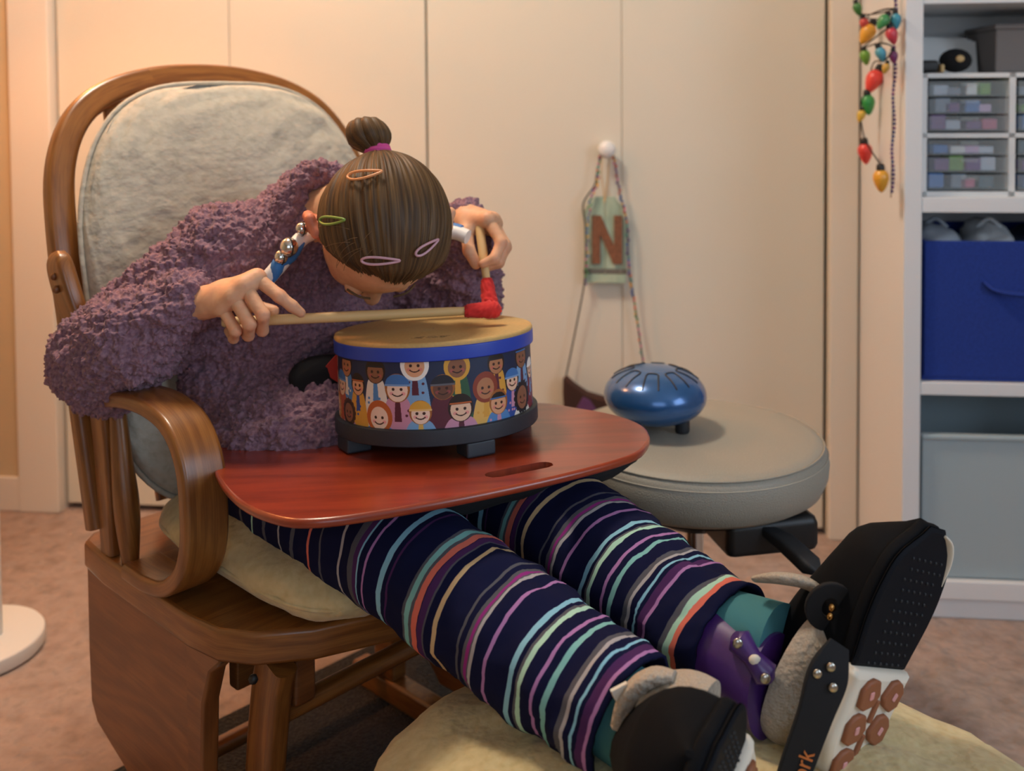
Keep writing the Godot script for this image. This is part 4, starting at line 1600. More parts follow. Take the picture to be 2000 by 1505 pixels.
# a shoe standing on its sole: y from heel to toe, z out of the sole
func shoe(t: Node3D, heel: Vector3, along: Vector3, sole: Vector3, length: float) -> void:
	var y := along.normalized()
	var z := (sole - y * sole.dot(y)).normalized()
	var x := y.cross(z)
	var xf := Transform3D(Basis(x, y, z), heel)
	var rings := []
	var n := 30
	for i in 29:
		var s := i / 28.0
		var w: float = 1.2 * smooth_nums([0.020, 0.034, 0.036, 0.037, 0.041, 0.0455, 0.046, 0.038, 0.002], 29)[i]
		var h: float = 1.12 * smooth_nums([0.045, 0.068, 0.074, 0.078, 0.072, 0.062, 0.052, 0.040, 0.003], 29)[i]
		var ring := PackedVector3Array()
		for k in n:
			var a := TAU * k / n
			var px := w * signf(cos(a)) * absf(cos(a)) ** 0.75
			var pz := -h * maxf(sin(a), 0.0) ** 0.85 + 0.004 * maxf(-sin(a), 0.0)
			ring.append(xf * Vector3(px, s * length, pz))
		rings.append(ring)
	var g := Geo.new()
	loft(g, rings)
	part("upper", g, mats["shoe black"], t)
	var out := func(from: float, to: float, grow: float) -> PackedVector2Array:
		var q := PackedVector2Array()
		var ws := smooth_nums([0.018, 0.034, 0.036, 0.037, 0.042, 0.047, 0.047, 0.039, 0.010], 29)
		for i in 29:
			var s := i / 28.0
			if s >= from and s <= to:
				q.append(Vector2(ws[i] * 1.2 + grow, s * length))
		for i in range(28, -1, -1):
			var s := i / 28.0
			if s >= from and s <= to:
				q.append(Vector2(-ws[i] * 1.2 - grow, s * length))
		return q
	# slabs lie in x and z of their frame: turn it so that its z runs along the foot and its y out of the sole
	var sx := Transform3D(Basis(x, z, y), heel)
	g = Geo.new()
	slab(g, sx, out.call(0.0, 1.0, 0.002), 0.0, 0.013, 0.004)
	part("midsole", g, mats["shoe black"], t)
	g = Geo.new()
	slab(g, sx, out.call(0.40, 1.0, 0.003), 0.0125, 0.019, 0.004)
	var ts := part("toe_sole", g, mats["sole black"], t)
	g = Geo.new()
	slab(g, sx, out.call(0.0, 0.44, 0.005), -0.030, 0.027, 0.007)
	var hs := part("heel_sole", g, mats["sole white"], t, "white ribbed heel sole")
	for j in 3:
		for s in [-1.0, 1.0]:
			var c := Vector2(s * (0.022 if j > 0 else 0.017), length * (0.075 + 0.138 * j))
			g = Geo.new()
			slab(g, sx * Transform3D(Basis(Vector3.UP, s * 0.35), Vector3(c.x, 0, c.y)), PackedVector2Array([Vector2(-0.0165, -0.008), Vector2(-0.008, -0.0145), Vector2(0.008, -0.0145), Vector2(0.0165, -0.005), Vector2(0.013, 0.010), Vector2(0.004, 0.015), Vector2(-0.005, 0.015), Vector2(-0.0145, 0.009)]), 0.026, 0.0315, 0.002)
			part("tread_lug", g, mats["lug brown"], hs)
			g = Geo.new()
			slab(g, sx * Transform3D(Basis(Vector3.UP, s * 0.35), Vector3(c.x, 0, c.y)), rounded(0.0032, 0.0042, 0.0015, 2), 0.031, 0.0325, 0.0008)
			part("tread_centre", g, mats["lug pink"], hs)
	for s in [-1.0, 1.0]:
		g = Geo.new()
		for j in 2:
			box(g, sx, Vector3(s * 0.0470 - 0.003, 0.000, length * (0.10 + 0.14 * j)), Vector3(s * 0.0470 + 0.003, 0.008, length * (0.19 + 0.14 * j)), 0.001)
		part("side_notch", g, mats["seam thread"], hs)
	for j in 2:
		g = Geo.new()
		box(g, sx, Vector3(-0.003, 0.026, length * (0.10 + 0.138 * j)), Vector3(0.003, 0.030, length * (0.19 + 0.138 * j)), 0.001)
		part("tread_bridge", g, mats["lug brown"], hs)
	# fine dimples of the toe sole
	g = Geo.new()
	for j in 11:
		for i in 6:
			var c := sx * Vector3((i - 2.5) * 0.0115 + (0.005 if j % 2 else 0.0), 0.0192, length * (0.45 + 0.042 * j))
			ball(g, c, 0.0017, 6)
	part("grip_dots", g, mats["rubber"], ts).set_meta("kind", "stuff")


func build_person() -> void:
	var skin: Material = mats["skin"]
	var t := thing("person", "person in purple fleece and striped trousers bending over a drum", "person", C(0, 0.49, -0.1))
	var face := Vector3(-0.03, -0.98, -0.04).normalized()
	var right := Vector3(-0.91, -0.10, 0.40)
	right = (right - face * right.dot(face)).normalized()
	var crown := right.cross(face).normalized()
	head_axes = Basis(right, crown, face)
	var H := func(r: float, u: float, n: float) -> Vector3:
		return head_at + right * r + crown * u + face * n
	# ---- body: one skin
	var g := Geo.new()
	g.colored = true
	var tone := Color("e0ae88").srgb_to_linear()
	var neck := C(-0.018, 0.842, -0.07)
	var wr := D(-0.424, 0.757, 1.316)
	var wl := D(-0.072, 0.838, 1.497)
	var er := C(-0.266, 0.672, -0.200)
	var el := C(0.222, 0.684, -0.02)
	var trunk := blend([[C(0, 0.53, -0.12), C(0, 0.66, -0.17), 0.10, 0.10], [C(0, 0.66, -0.17), C(0, 0.76, -0.15), 0.10, 0.095], [C(-0.10, 0.79, -0.12), C(0.10, 0.79, -0.12), 0.055, 0.055], [C(0, 0.79, -0.14), neck, 0.07, 0.047], [neck, H.call(0.0, -0.075, -0.02), 0.047, 0.046], [C(-0.12, 0.79, -0.12), er, 0.042, 0.036], [er, wr, 0.034, 0.024], [C(0.12, 0.79, -0.12), el, 0.042, 0.036], [el, wl, 0.034, 0.024], [C(-0.085, 0.49, -0.10), C(-0.122, 0.494, 0.26), 0.065, 0.05], [C(-0.122, 0.494, 0.26), C(-0.119, 0.45, 0.55), 0.046, 0.032], [C(0.085, 0.49, -0.10), C(0.066, 0.494, 0.31), 0.065, 0.05], [C(0.066, 0.494, 0.31), C(0.024, 0.468, 0.585), 0.046, 0.032]], 0.012, 0.03)
	append(g, trunk)
	# head
	var skull := [[H.call(0, 0.004, -0.005), head_axes, Vector3(0.072, 0.075, 0.086)], [H.call(0, -0.040, 0.026), head_axes, Vector3(0.069, 0.070, 0.066)], [H.call(0, -0.092, 0.050), head_axes, Vector3(0.036, 0.026, 0.034)], [H.call(0.030, -0.058, 0.062), head_axes, Vector3(0.022, 0.022, 0.018)], [H.call(-0.030, -0.058, 0.062), head_axes, Vector3(0.022, 0.022, 0.018)], [H.call(0, -0.066, 0.052), H.call(0, -0.086, 0.074), 0.03, 0.018]]
	append(g, blend(skull, 0.0042, 0.014))
	append(g, blend([[H.call(0, -0.026, 0.084), H.call(0, -0.052, 0.101), 0.0075, 0.0115], [H.call(0.010, -0.056, 0.092), H.call(-0.010, -0.056, 0.092), 0.008, 0.008], [H.call(0.017, -0.078, 0.088), H.call(-0.017, -0.078, 0.088), 0.0055, 0.0055], [H.call(0.014, -0.087, 0.086), H.call(-0.014, -0.087, 0.086), 0.006, 0.006], [H.call(0.032, -0.028, 0.078), H.call(0.030, -0.028, 0.079), 0.0125, 0.0125], [H.call(-0.032, -0.028, 0.078), H.call(-0.030, -0.028, 0.079), 0.0125, 0.0125]], 0.0032, 0.006))
	for s in [1.0, -1.0]:
		var ear := blend([[H.call(s * 0.082, -0.018, 0.006), H.call(s * 0.088, -0.002, 0.002), 0.006, 0.006], [H.call(s * 0.088, -0.002, 0.002), H.call(s * 0.095, -0.010, -0.016), 0.006, 0.006], [H.call(s * 0.095, -0.010, -0.016), H.call(s * 0.092, -0.034, -0.016), 0.006, 0.006], [H.call(s * 0.092, -0.034, -0.016), H.call(s * 0.081, -0.050, 0.004), 0.006, 0.0085], [H.call(s * 0.080, -0.026, -0.002), head_axes, Vector3(0.008, 0.022, 0.016)]], 0.003, 0.006)
		append(g, ear)
	# right hand: finger along the stick, the others closed round it
	var fr := [[D(-0.324, 0.794, 1.287), D(-0.293, 0.773, 1.276), D(-0.278, 0.760, 1.278), D(-0.268, 0.750, 1.284)], [D(-0.337, 0.786, 1.277), D(-0.311, 0.752, 1.264), D(-0.318, 0.727, 1.288), D(-0.337, 0.729, 1.312)], [D(-0.351, 0.774, 1.275), D(-0.328, 0.741, 1.264), D(-0.336, 0.721, 1.288), D(-0.354, 0.725, 1.312)], [D(-0.367, 0.759, 1.281), D(-0.347, 0.731, 1.270), D(-0.355, 0.717, 1.289), D(-0.367, 0.723, 1.306)]]
	hand(g, [D(-0.408, 0.757, 1.310)], fr, [D(-0.375, 0.758, 1.335), D(-0.345, 0.748, 1.343), D(-0.315, 0.742, 1.335)], [wr, D(-0.408, 0.757, 1.310), 0.026, 0.022])
	# left hand: closed round an upright stick
	var fl := [[D(-0.035, 0.846, 1.455), D(-0.016, 0.816, 1.435), D(-0.026, 0.795, 1.422), D(-0.042, 0.788, 1.423)], [D(-0.030, 0.842, 1.475), D(-0.011, 0.810, 1.457), D(-0.020, 0.788, 1.444), D(-0.036, 0.781, 1.444)], [D(-0.028, 0.836, 1.492), D(-0.010, 0.803, 1.478), D(-0.020, 0.782, 1.466), D(-0.036, 0.776, 1.464)], [D(-0.030, 0.828, 1.506), D(-0.014, 0.798, 1.497), D(-0.024, 0.780, 1.486), D(-0.038, 0.776, 1.482)]]
	hand(g, [D(-0.066, 0.842, 1.490)], fl, [D(-0.066, 0.828, 1.463), D(-0.062, 0.803, 1.446), D(-0.052, 0.786, 1.436)], [wl, D(-0.066, 0.842, 1.490), 0.025, 0.021])
	var ear_r: Vector3 = H.call(0.088, -0.02, -0.008)
	var lips: Vector3 = H.call(0, -0.082, 0.09)
	var grain_ := FastNoiseLite.new()
	grain_.frequency = 60.0
	for i in g.v.size():
		var c := tone.lerp(Color("c98a6c").srgb_to_linear(), 0.25 + 0.5 * grain_.get_noise_3dv(g.v[i]))
		if g.v[i].distance_to(ear_r) < 0.040 and (g.v[i] - head_at).dot(right) > 0.077:
			c = c.lerp(Color("cf5f45").srgb_to_linear(), 0.65)
		if g.v[i].distance_to(lips) < 0.02:
			c = c.lerp(Color("b8605a").srgb_to_linear(), 0.6)
		for f in fr + fl:
			for q in [f[0], f[1]]:
				c = c.lerp(Color("cf7f66").srgb_to_linear(), 0.35 * clampf(1.0 - g.v[i].distance_to(q) / 0.014, 0, 1))
		g.col[i] = c
	part("body", g, skin, t)
	build_hair(t)
	# brows and lashes
	for s in [1.0, -1.0]:
		g = Geo.new()
		sweep(g, smooth_path([H.call(s * 0.016, -0.008, 0.092), H.call(s * 0.032, -0.003, 0.087), H.call(s * 0.046, -0.010, 0.078)], 5), 0.0017, 6)
		part("eyebrow", g, mats["hair"], t)
		g = Geo.new()
		sweep(g, smooth_path([H.call(s * 0.018, -0.031, 0.089), H.call(s * 0.031, -0.036, 0.091), H.call(s * 0.043, -0.031, 0.085)], 5), 0.0009, 6)
		part("eyelash", g, mats["hair"], t)
	# ---- sweater
	var bones := [[C(0, 0.60, -0.15), CH.basis, Vector3(0.178, 0.135, 0.130)], [C(-0.02, 0.565, -0.04), CH.basis, Vector3(0.165, 0.085, 0.13)], [C(0, 0.71, -0.15), CH.basis, Vector3(0.172, 0.13, 0.13)], [C(-0.115, 0.800, -0.115), C(0.115, 0.800, -0.115), 0.078, 0.078], [C(0, 0.795, -0.12), C(-0.015, 0.836, -0.085), 0.095, 0.080],
		[C(-0.130, 0.790, -0.125), er, 0.078, 0.070], [er, C(-0.262, 0.706, -0.13), 0.068, 0.058], [C(-0.262, 0.706, -0.13), D(-0.428, 0.757, 1.318), 0.057, 0.040],
		[C(0.130, 0.790, -0.115), el, 0.074, 0.062], [el, C(0.195, 0.755, 0.02), 0.060, 0.050], [C(0.195, 0.755, 0.02), D(-0.076, 0.828, 1.506), 0.050, 0.038]]
	var sw := blend(bones, 0.0075, 0.019)
	# rolled collar and cuffs
	var collar := []
	for i in 14:
		var a := TAU * i / 14
		var b := TAU * (i + 1) / 14
		collar.append([C(-0.017 + 0.066 * cos(a), 0.842 + 0.070 * sin(a), -0.055 + 0.012 * sin(a)), C(-0.017 + 0.066 * cos(b), 0.842 + 0.070 * sin(b), -0.055 + 0.012 * sin(b)), 0.017, 0.017])
	append(sw, blend(collar, 0.007, 0.012))
	sw = finer(finer(sw))
	var nubs := FastNoiseLite.new()
	nubs.noise_type = FastNoiseLite.TYPE_CELLULAR
	nubs.cellular_return_type = FastNoiseLite.RETURN_DISTANCE
	nubs.fractal_type = FastNoiseLite.FRACTAL_NONE
	nubs.frequency = 84.0
	nubs.seed = 8
	var folds := FastNoiseLite.new()
	folds.seed = 5
	folds.frequency = 11.0
	var nr := normals_of(sw)
	for i in sw.v.size():
		var p := sw.v[i]
		sw.v[i] = p + nr[i] * (-0.0125 * (nubs.get_noise_3dv(p + Vector3(folds.get_noise_3d(p.z * 9, p.x * 9, p.y * 9), folds.get_noise_3d(p.x * 9, p.y * 9, p.z * 9), 0) * 0.008) + 0.45) + 0.010 * folds.get_noise_3d(p.x, p.y * 1.6, p.z) + 0.005 * folds.get_noise_3d(p.x * 0.9 + 4.0, p.y * 3.6, p.z * 0.9))
	part("sweater", sw, mats["purple fleece"], t, "nubbly purple fleece sweater")
	# ---- trousers
	var cloth := mat("striped jersey", Color.WHITE, 0.95, {"metallic_specular": 0.25})
	cloth.albedo_texture = stripes()
	var tr := leg([C(-0.080, 0.490, -0.15), C(-0.104, 0.488, 0.0), C(-0.120, 0.492, 0.14), C(-0.123, 0.492, 0.26), C(-0.121, 0.464, 0.42), C(-0.117, 0.434, 0.572)], [0.088, 0.080, 0.074, 0.073, 0.069, 0.062], -1.9, 0.0, -0.055, 3)
	append(tr, leg([C(0.080, 0.490, -0.15), C(0.088, 0.490, 0.02), C(0.076, 0.494, 0.18), C(0.066, 0.492, 0.31), C(0.045, 0.474, 0.455), C(0.028, 0.458, 0.592)], [0.088, 0.080, 0.074, 0.073, 0.067, 0.060], -2.4, 0.045, -0.055, 6))
	part("trousers", tr, cloth, t, "navy trousers with thin bright stripes")
	build_feet(t)
	build_held()


func build_hair(t: Node3D) -> void:
	var im := Image.create(1024, 32, false, Image.FORMAT_RGB8)
	var n := FastNoiseLite.new()
	n.seed = 6
	n.frequency = 1.0
	for x in 1024:
		var a := TAU * x / 1024.0
		for y in 32:
			var k := 0.45 + 0.4 * n.get_noise_3d(cos(a) * 60, sin(a) * 60, y * 0.05) + 0.5 * n.get_noise_3d(cos(a) * 12, sin(a) * 12, 5 + y * 0.06)
			im.set_pixel(x, y, Color("33241a").lerp(Color("84653f"), clampf(k, 0, 1)))
	var hm := mat("hair", Color.WHITE, 0.52, {"metallic_specular": 0.35})
	hm.albedo_texture = ImageTexture.create_from_image(im)
	var tie_at := head_at + Vector3(-0.012, 0.094, -0.036)
	var pole := (tie_at - head_at).normalized()
	var e1 := (head_axes.x - pole * head_axes.x.dot(pole)).normalized()
	var e2 := pole.cross(e1)
	var g := Geo.new()
	var na := 360
	var nt := 44
	var from := g.ix.size()
	for i in na + 1:
		var a := TAU * i / na
		var side := e1 * cos(a) + e2 * sin(a)
		var most := 0.1
		while most < 2.75:
			var d := pole * cos(most) + side * sin(most)
			var q := head_axes.transposed() * d
			var f := q.z - 0.86 * q.y - 0.34 * q.x * q.x - 0.06 + 0.42 * maxf(q.x, 0.0) * (1.0 - 0.5 * maxf(q.x, 0.0))
			if maxf(f, -q.y - 0.62) > 0.0:
				break
			most += 0.01
		most += 0.10 * n.get_noise_2d(cos(a) * 5, sin(a) * 5) + 0.07 * n.get_noise_2d(cos(a) * 24, sin(a) * 24)
		for j in nt + 1:
			var s := float(j) / nt
			var th := most * (0.06 + 0.94 * s)
			var d := pole * cos(th) + side * sin(th)
			var r := 1.0 / (head_axes.transposed() * d / hair_size).length()
			# locks drawn together towards the tie, flat to the skin at the hairline
			var lock := n.get_noise_3d(cos(a) * 14, sin(a) * 14, s * 0.8) * 0.0040 + n.get_noise_3d(cos(a) * 46, sin(a) * 46, s * 0.9) * 0.0013
			r += lock * (0.35 + 0.65 * sin(PI * clampf(s, 0.05, 0.95))) + 0.012 * exp(-th * 7.0) - 0.010 * smoothstep(0.86, 1.0, s)
			g.add(head_at + d * r, Vector2(float(i) / na, s))
	for i in na:
		for j in nt:
			var k := i * (nt + 1) + j
			g.tri(k, k + 1, k + nt + 1)
			g.tri(k + 1, k + nt + 2, k + nt + 1)
	for j in nt + 1:
		g.weld.append([j, na * (nt + 1) + j])
	g.outward(from, 0)
	var hair := part("hair", g, hm, t, "brown hair pulled up into a small knot")
	# knot: a folded tuft above the tie
	g = Geo.new()
	for k in 9:
		var a := TAU * k / 9
		var o := e1 * cos(a) + e2 * sin(a)
		var lean := Vector3(-0.010, 0.004, 0.0)
		sweep(g, smooth_path([tie_at + o * 0.006 - pole * 0.006, tie_at + o * 0.011 + pole * 0.008 + lean * 0.4, tie_at + o * 0.020 + pole * 0.020 + lean, tie_at + o * 0.015 + pole * 0.034 + lean * 1.4, tie_at + o * 0.004 + pole * 0.035 + lean * 1.5], 5), smooth_nums([0.005, 0.007, 0.0105, 0.0095, 0.005], 21), 9)
	for i in g.uv.size():
		g.uv[i] = Vector2(g.uv[i].x * 9.0, g.uv[i].y * 4)
	part("hair_knot", g, hm, hair)
	g = Geo.new()
	for k in 3:
		var ring := PackedVector3Array()
		for i in 25:
			ring.append(tie_at + pole * (0.001 + k * 0.004) + (e1 * cos(TAU * i / 24) + e2 * sin(TAU * i / 24)) * (0.0145 + 0.001 * (k % 2)))
		sweep(g, ring, 0.0032, 8, pole, false)
	part("hair_tie", g, mat("pink elastic", Color("e0559c"), 0.8), hair, "bright pink hair tie")
	# loose hairs at the temple
	g = Geo.new()
	var rng := RandomNumberGenerator.new()
	rng.seed = 9
	for k in 8:
		var p := Vector2(rng.randf_range(-0.035, 0.005), rng.randf_range(-0.012, 0.012))
		var way := rng.randf_range(2.9, 3.9)
		var turn := rng.randf_range(0.08, 0.22)
		var line := []
		for i in 7:
			line.append(on_hair(p.x, p.y, 1.035 + 0.012 * sin(i * 0.5)))
			p += Vector2.from_angle(way + turn * i) * 0.0075
		sweep(g, smooth_path(line, 4), 0.00026, 4)
	part("stray_hair", g, mat("stray hair", Color("6f5436"), 0.5), hair).set_meta("kind", "stuff")
	# four snap clips: [dx, dy, length, angle, colour]
	for c in [[-0.056, 0.020, 0.036, 0.12, Color("7f9a45"), "green"], [-0.016, 0.076, 0.044, 0.16, Color("d9935e"), "orange"], [0.006, -0.027, 0.046, -0.02, Color("c79aa6"), "pink"], [0.061, -0.014, 0.030, 0.55, Color("c79aa6"), "pink"]]:
		g = Geo.new()
		var line := PackedVector3Array()
		for i in 41:
			var u := TAU * i / 40.0
			var px: float = -cos(u) * c[2] / 2
			var py: float = sin(u) * 0.0062 * (1.0 - 0.65 * (0.5 - cos(u) * 0.5))
			var q := Vector2(px, py).rotated(c[3])
			line.append(on_hair(c[0] + q.x, c[1] + q.y, 1.055))
		sweep(g, line, 0.0017, 8, Vector3.BACK, false)
		part("hair_clip", g, mat("clip " + c[5], c[4], 0.35), hair, c[5] + " snap clip")


func build_feet(t: Node3D) -> void:
	mat("shoe black", Color("111318"), 0.8, {"metallic_specular": 0.25})
	world_tex(mats["shoe black"], speckle(0.2, [Color(0.75, 0.75, 0.75), Color.WHITE]), Vector3(14, 14, 14))
	mat("sole black", Color("13151b"), 0.75, {"metallic_specular": 0.25})
	mat("sole white", Color("e2d9c8"), 0.7)
	mat("lug brown", Color("91583a"), 0.6)
	mat("lug pink", Color("d89a98"), 0.6)
	mat("purple shell", Color("43206a"), 0.28, {"clearcoat_enabled": true, "clearcoat": 0.5})
	mat("liner", Color("c2b8aa"), 0.95)
	world_tex(mats["liner"], speckle(0.15, [Color(0.82, 0.80, 0.78), Color.WHITE]), Vector3(10, 10, 10))
	relief(mats["liner"], speckle(0.05, [Color.BLACK, Color.WHITE], FastNoiseLite.TYPE_SIMPLEX_SMOOTH, 256, 17, 3), 0.25)
	mat("sock teal", Color("3f7d86"), 0.9)
	mat("mallet orange", Color("c8743a"), 0.7)
	# ---- left leg: brace, then a tall shoe seen from its sole
	var ank := C(0.024, 0.462, 0.580)
	var heel := D(0.292, 0.378, 0.965)
	var up := Vector3(0.105, 0.222, -0.02).normalized()
	var f := CH.basis.z
	var g := Geo.new()
	var rings := []
	for i in 13:
		var s := i / 12.0
		var p := ank.lerp(D(0.252, 0.440, 0.985), s) - f * 0.03 * (1 - s)
		var ring := PackedVector3Array()
		for k in 32:
			var a := TAU * k / 32
			ring.append(p + CH.basis.x * cos(a) * lerpf(0.050, 0.046, s) + Vector3.UP * sin(a) * lerpf(0.047, 0.050, s))
		rings.append(ring)
	loft(g, rings)
	var brace := part("ankle_brace", g, mats["purple shell"], t, "glossy purple plastic ankle brace")
	for q in [[D(0.217, 0.492, 0.975), D(0.238, 0.470, 0.953)]]:
		g = Geo.new()
		sweep(g, PackedVector3Array([q[0] + Vector3(-0.004, 0.004, 0), q[0], (q[0] + q[1]) / 2, q[1], q[1] + Vector3(0.004, -0.004, 0)]), PackedFloat32Array([0.006, 0.0135, 0.009, 0.0135, 0.006]), 14)
		part("hinge", g, mats["purple shell"], brace)
		for p in q:
			g = Geo.new()
			ball(g, p + Vector3(-0.004, 0.004, 0.013), Vector3(0.0052, 0.0052, 0.003), 12)
			part("screw", g, mats["steel"], brace)
		g = Geo.new()
		ball(g, (q[0] + q[1]) / 2 + Vector3(0, 0.003, 0.0095), Vector3(0.006, 0.005, 0.004), 10)
		part("hinge_pad", g, mats["sole white"], brace)
	g = Geo.new()
	rings = []
	for i in 9:
		var s := i / 8.0
		var p := (ank + Vector3(0.004, 0.012, 0)).lerp(D(0.262, 0.468, 1.00), s)
		var ring := PackedVector3Array()
		for k in 24:
			var a := TAU * k / 24
			ring.append(p + CH.basis.x * cos(a) * lerpf(0.034, 0.041, s) + Vector3.UP * sin(a) * lerpf(0.036, 0.046, s))
		rings.append(ring)
	loft(g, rings)
	part("sock", g, mats["sock teal"], t, "teal sock")
	# cream padded collar between brace and shoe
	g = Geo.new()
	rings = []
	for i in 9:
		var s := i / 8.0
		var p := D(0.272, 0.452, 0.988).lerp(D(0.300, 0.447, 0.972), s)
		var w := 0.047 + 0.006 * sin(PI * s)
		var ring := PackedVector3Array()
		for k in 32:
			var a := TAU * k / 32
			ring.append(p + f.cross(up).normalized() * cos(a) * w * 0.78 + up * sin(a) * (w + 0.016))
		rings.append(ring)
	loft(g, rings)
	part("padded_collar", g, mats["liner"], t, "cream padded shoe lining")
	g = Geo.new()
	sweep(g, smooth_path([D(0.243, 0.533, 1.015), D(0.262, 0.541, 1.00), D(0.288, 0.540, 0.99), D(0.308, 0.525, 0.985)], 5), smooth_nums([0.55, 0.95, 1.0, 0.7], 16), circle(14, 0.016, 0.006), up)
	part("shoe_tongue", g, mats["liner"], t)
	var s1 := thing("shoe", "black strapped shoe turned toe up, showing its white and brown heel sole", "shoe", heel, "worn shoes")
	shoe(s1, heel, up, Vector3(0.60, -0.1, 0.78), 0.252)
	# white flash near the toe
	g = Geo.new()
	var zz := (Vector3(0.60, -0.1, 0.78) - up * up.dot(Vector3(0.60, -0.1, 0.78))).normalized()
	var on := Transform3D(Basis(up.cross(zz), zz, up), heel)
	sweep(g, smooth_path([on * Vector3(0.012, 0.0185, 0.247), on * Vector3(0.027, 0.0188, 0.240), on * Vector3(0.041, 0.0188, 0.222), on * Vector3(0.049, 0.0182, 0.198)], 5), smooth_nums([0.003, 0.0052, 0.0042, 0.0012], 16), circle(10, 1, 0.4))
	part("white_flash", g, mats["sole white"], s1)
	# strap with rivets and its loop
	g = Geo.new()
	sweep(g, smooth_path([D(0.300, 0.512, 0.930), D(0.286, 0.490, 0.918), D(0.272, 0.455, 0.912), D(0.258, 0.415, 0.912), D(0.250, 0.385, 0.915)], 6), smooth_nums([0.6, 1.15, 1.0, 0.95, 0.9], 25), strip(0.034, 0.006), Vector3.BACK)
	part("strap", g, mats["black cloth"], s1)
	for p in [D(0.2745, 0.494, 0.9125), D(0.2875, 0.499, 0.9145), D(0.2885, 0.482, 0.911)]:
		g = Geo.new()
		ball(g, p, Vector3(0.0045, 0.0045, 0.0025), 12)
		part("rivet", g, mats["steel"], s1)
	g = Geo.new()
	var loop := PackedVector3Array()
	for i in 25:
		loop.append(D(0.3005, 0.531, 0.962) + Vector3(cos(TAU * i / 24) * 0.0155, sin(TAU * i / 24) * 0.0185, sin(TAU * i / 24) * 0.004))
	sweep(g, loop, 1.0, strip(0.016, 0.005), Vector3.BACK, false)
	part("strap_loop", g, mats["black cloth"], s1)
	for p in [D(0.302, 0.532, 0.958), D(0.300, 0.524, 0.957)]:
		g = Geo.new()
		ball(g, p, Vector3(0.0038, 0.0038, 0.0025), 10)
		part("loop_rivet", g, mats["brass"], s1)
	var words := MeshInstance3D.new()
	words.name = "strap_lettering"
	var tm := TextMesh.new()
	tm.text = "ork"
	tm.pixel_size = 0.00105
	tm.font_size = 16
	tm.depth = 0.0006
	words.mesh = tm
	words.material_override = mats["mallet orange"]
	s1.add_child(words)
	words.position = D(0.2605, 0.413, 0.9078) - heel
	words.rotation = Vector3(0.0, -0.2, PI / 2 - 0.28)
	# ---- right leg
	var ar := C(-0.117, 0.438, 0.545)
	g = Geo.new()
	rings = []
	for i in 9:
		var s := i / 8.0
		var p := ar.lerp(D(0.150, 0.430, 0.90), s)
		var ring := PackedVector3Array()
		for k in 24:
			var a := TAU * k / 24
			ring.append(p + CH.basis.x * cos(a) * 0.044 + Vector3.UP * sin(a) * 0.045)
		rings.append(ring)
	loft(g, rings)
	part("sock", g, mats["sock teal"], t, "teal sock")
	g = Geo.new()
	rings = []
	var upr := Vector3(-0.222, 0.667, 0.711).normalized()
	for i in 9:
		var s := i / 8.0
		var p := D(0.118, 0.452, 0.915).lerp(D(0.165, 0.462, 0.885), s)
		var w := 0.050 + 0.008 * sin(PI * s)
		var ring := PackedVector3Array()
		for k in 32:
			var a := TAU * k / 32
			ring.append(p + f.cross(upr).normalized() * cos(a) * w * 0.8 + upr * sin(a) * (w + 0.008))
		rings.append(ring)
	loft(g, rings)
	part("padded_collar", g, mats["liner"], t, "cream padded shoe lining")
	g = Geo.new()
	sweep(g, smooth_path([D(0.100, 0.462, 0.90), D(0.107, 0.490, 0.893), D(0.122, 0.506, 0.888), D(0.140, 0.510, 0.882)], 5), smooth_nums([0.9, 1.0, 0.9, 0.5], 16), circle(14, 0.024, 0.010), f)
	part("shoe_tongue", g, mats["liner"], t)
	g = Geo.new()
	sweep(g, smooth_path([D(0.101, 0.486, 0.888), D(0.094, 0.494, 0.882), D(0.090, 0.504, 0.878)], 4), 1.0, strip(0.016, 0.003), Vector3.BACK)
	part("pull_tab", g, mats["sole white"], t)
	var heel2 := D(0.183, 0.366, 0.925)
	var s2 := thing("shoe", "black rounded shoe with a small red mark on the plush footstool cushion", "shoe", heel2, "worn shoes")
	shoe(s2, heel2, upr, f, 0.232)
	g = Geo.new()
	sweep(g, smooth_path([D(0.098, 0.478, 0.768), D(0.103, 0.488, 0.764), D(0.110, 0.495, 0.760)], 4), smooth_nums([0.003, 0.005, 0.002], 9), circle(8, 1, 0.5))
	part("red_mark", g, mats["red cloth"], s2)


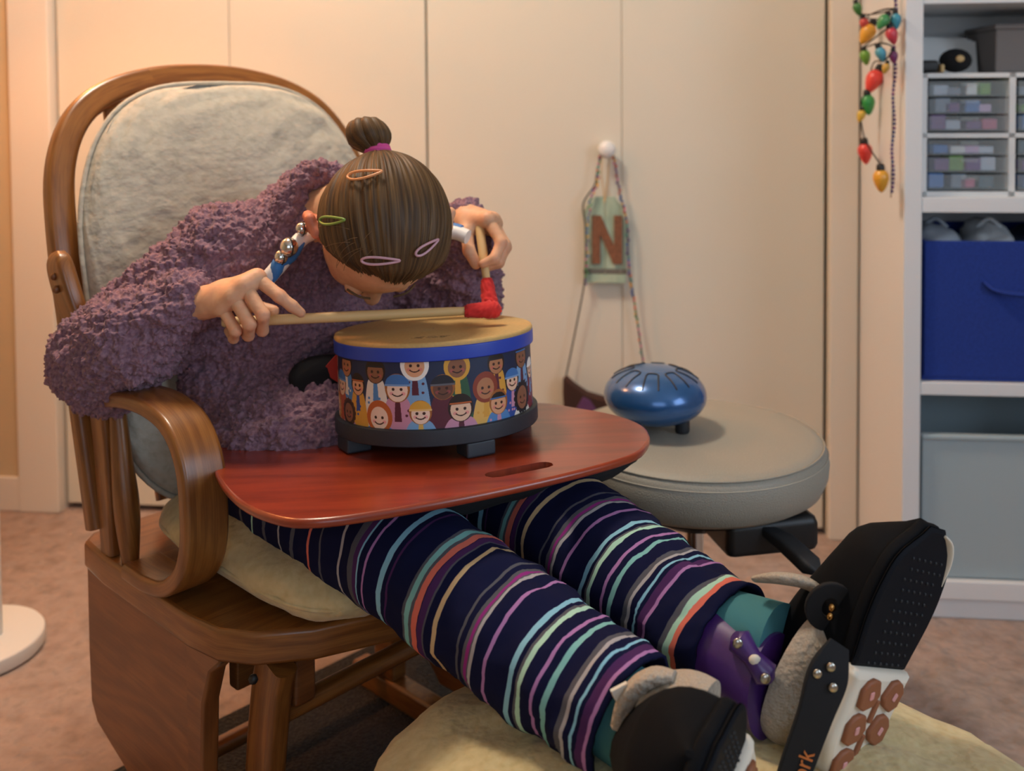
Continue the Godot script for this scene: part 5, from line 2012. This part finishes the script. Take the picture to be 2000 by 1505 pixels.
func build_held() -> void:
	# two mallets
	for k in 2:
		var a := D(-0.376, 0.7325, 1.312) if k == 0 else D(-0.0478, 0.838, 1.461)
		var b := D(-0.022, 0.741, 1.340) if k == 0 else D(-0.0315, 0.7295, 1.405)
		var t := thing("drum_mallet", ["wooden mallet with red tip held level over the drum", "wooden mallet with red tip held upright above the drum"][k], "mallet", b, "drum mallets")
		var d := (b - a).normalized()
		var g := Geo.new()
		sweep(g, PackedVector3Array([a, a + d * 0.004, a.lerp(b, 0.5), b - d * 0.06, b - d * 0.02]), PackedFloat32Array([0.005, 0.0066, 0.0068, 0.0058, 0.0048]), 14)
		part("stick", g, mats["mallet wood"], t)
		g = Geo.new()
		sweep(g, smooth_path([b - d * 0.042, b - d * 0.038, b - d * 0.02, b - d * 0.006, b + d * 0.002, b + d * 0.006], 6), smooth_nums([0.006, 0.0085, 0.010, 0.0115, 0.009, 0.002], 31), 26)
		var fuzz := FastNoiseLite.new()
		fuzz.frequency = 260.0
		fuzz.seed = k
		var nr := normals_of(g)
		for i in g.v.size():
			g.v[i] += nr[i] * fuzz.get_noise_3dv(g.v[i]) * 0.003
		part("felt_tip", g, mats["red felt"], t, "red felt tip")
	# jingle band
	var t2 := thing("jingle_bell_band", "white and blue jingle bell band with silver bells beside the ear", "instrument", D(-0.3, 0.79, 1.33))
	var pts := [D(-0.323, 0.782, 1.318), D(-0.300, 0.808, 1.322), D(-0.276, 0.838, 1.350), D(-0.252, 0.838, 1.385), D(-0.215, 0.815, 1.412), D(-0.165, 0.810, 1.43), D(-0.115, 0.826, 1.440), D(-0.085, 0.831, 1.438), D(-0.063, 0.825, 1.430)]
	var path := smooth_path(pts, 8)
	var g2 := Geo.new()
	sweep(g2, path, 0.0105, 14)
	part("band", g2, mats["white plastic"], t2)
	g2 = Geo.new()
	var blue := PackedVector3Array()
	for i in range(2, 15):
		blue.append(path[i] + Vector3(0.004 * sin(i * 0.55) + 0.003, -0.004 * cos(i * 0.55), 0.0035))
	sweep(g2, blue, smooth_nums([0.004, 0.0088, 0.0092, 0.0088, 0.003], blue.size()), 12)
	part("blue_grip", g2, mat("grip blue", Color("2f74b8"), 0.5), t2)
	g2 = Geo.new()
	var blue2 := PackedVector3Array()
	for i in range(path.size() - 13, path.size() - 4):
		blue2.append(path[i] + Vector3(0, 0.0055, -0.002))
	sweep(g2, blue2, 0.0075, 12)
	part("blue_grip", g2, mats["grip blue"], t2)
	for b in [[D(-0.2875, 0.830, 1.308), 0.0125], [D(-0.2985, 0.8165, 1.312), 0.0095], [D(-0.276, 0.850, 1.335), 0.009]]:
		g2 = Geo.new()
		ball(g2, b[0], b[1], 16)
		var bell := part("bell", g2, mats["chrome"], t2)
		g2 = Geo.new()
		var c: Vector3 = b[0]
		var r: float = b[1]
		var ring := PackedVector3Array()
		for i in 25:
			ring.append(c + Vector3(cos(TAU * i / 24) * 0.6, sin(TAU * i / 24), cos(TAU * i / 24) * 0.8) * r * 1.01)
		sweep(g2, ring, 0.0008, 6, Vector3.RIGHT, false)
		part("slit", g2, mats["black plastic"], bell)
	# pouch at the waist
	var t3 := thing("waist_pouch", "small black pouch with red flap at the waist behind the drum", "pouch", D(-0.262, 0.60, 1.405))
	g2 = Geo.new()
	pillow(g2, Transform3D(Basis(Vector3.UP, 0.5), D(-0.262, 0.633, 1.385)), Vector3(0.045, 0.036, 0.022), 3.5, 0.5, 0.003, 5, 32, 14)
	part("pouch_body", g2, mats["black cloth"], t3)
	g2 = Geo.new()
	slab(g2, Transform3D(Basis(Vector3.RIGHT, PI / 2), D(-0.248, 0.655, 1.372)), PackedVector2Array([Vector2(-0.012, 0.002), Vector2(0.012, -0.024), Vector2(0.024, 0.0), Vector2(0.012, 0.018)]), 0.0, 0.006, 0.001)
	part("flap", g2, mats["red cloth"], t3)
	g2 = Geo.new()
	sweep(g2, smooth_path([D(-0.284, 0.642, 1.362), D(-0.27, 0.630, 1.358), D(-0.252, 0.634, 1.358)], 5), 0.0018, 6)
	part("zip_pull", g2, mats["chrome"], t3)
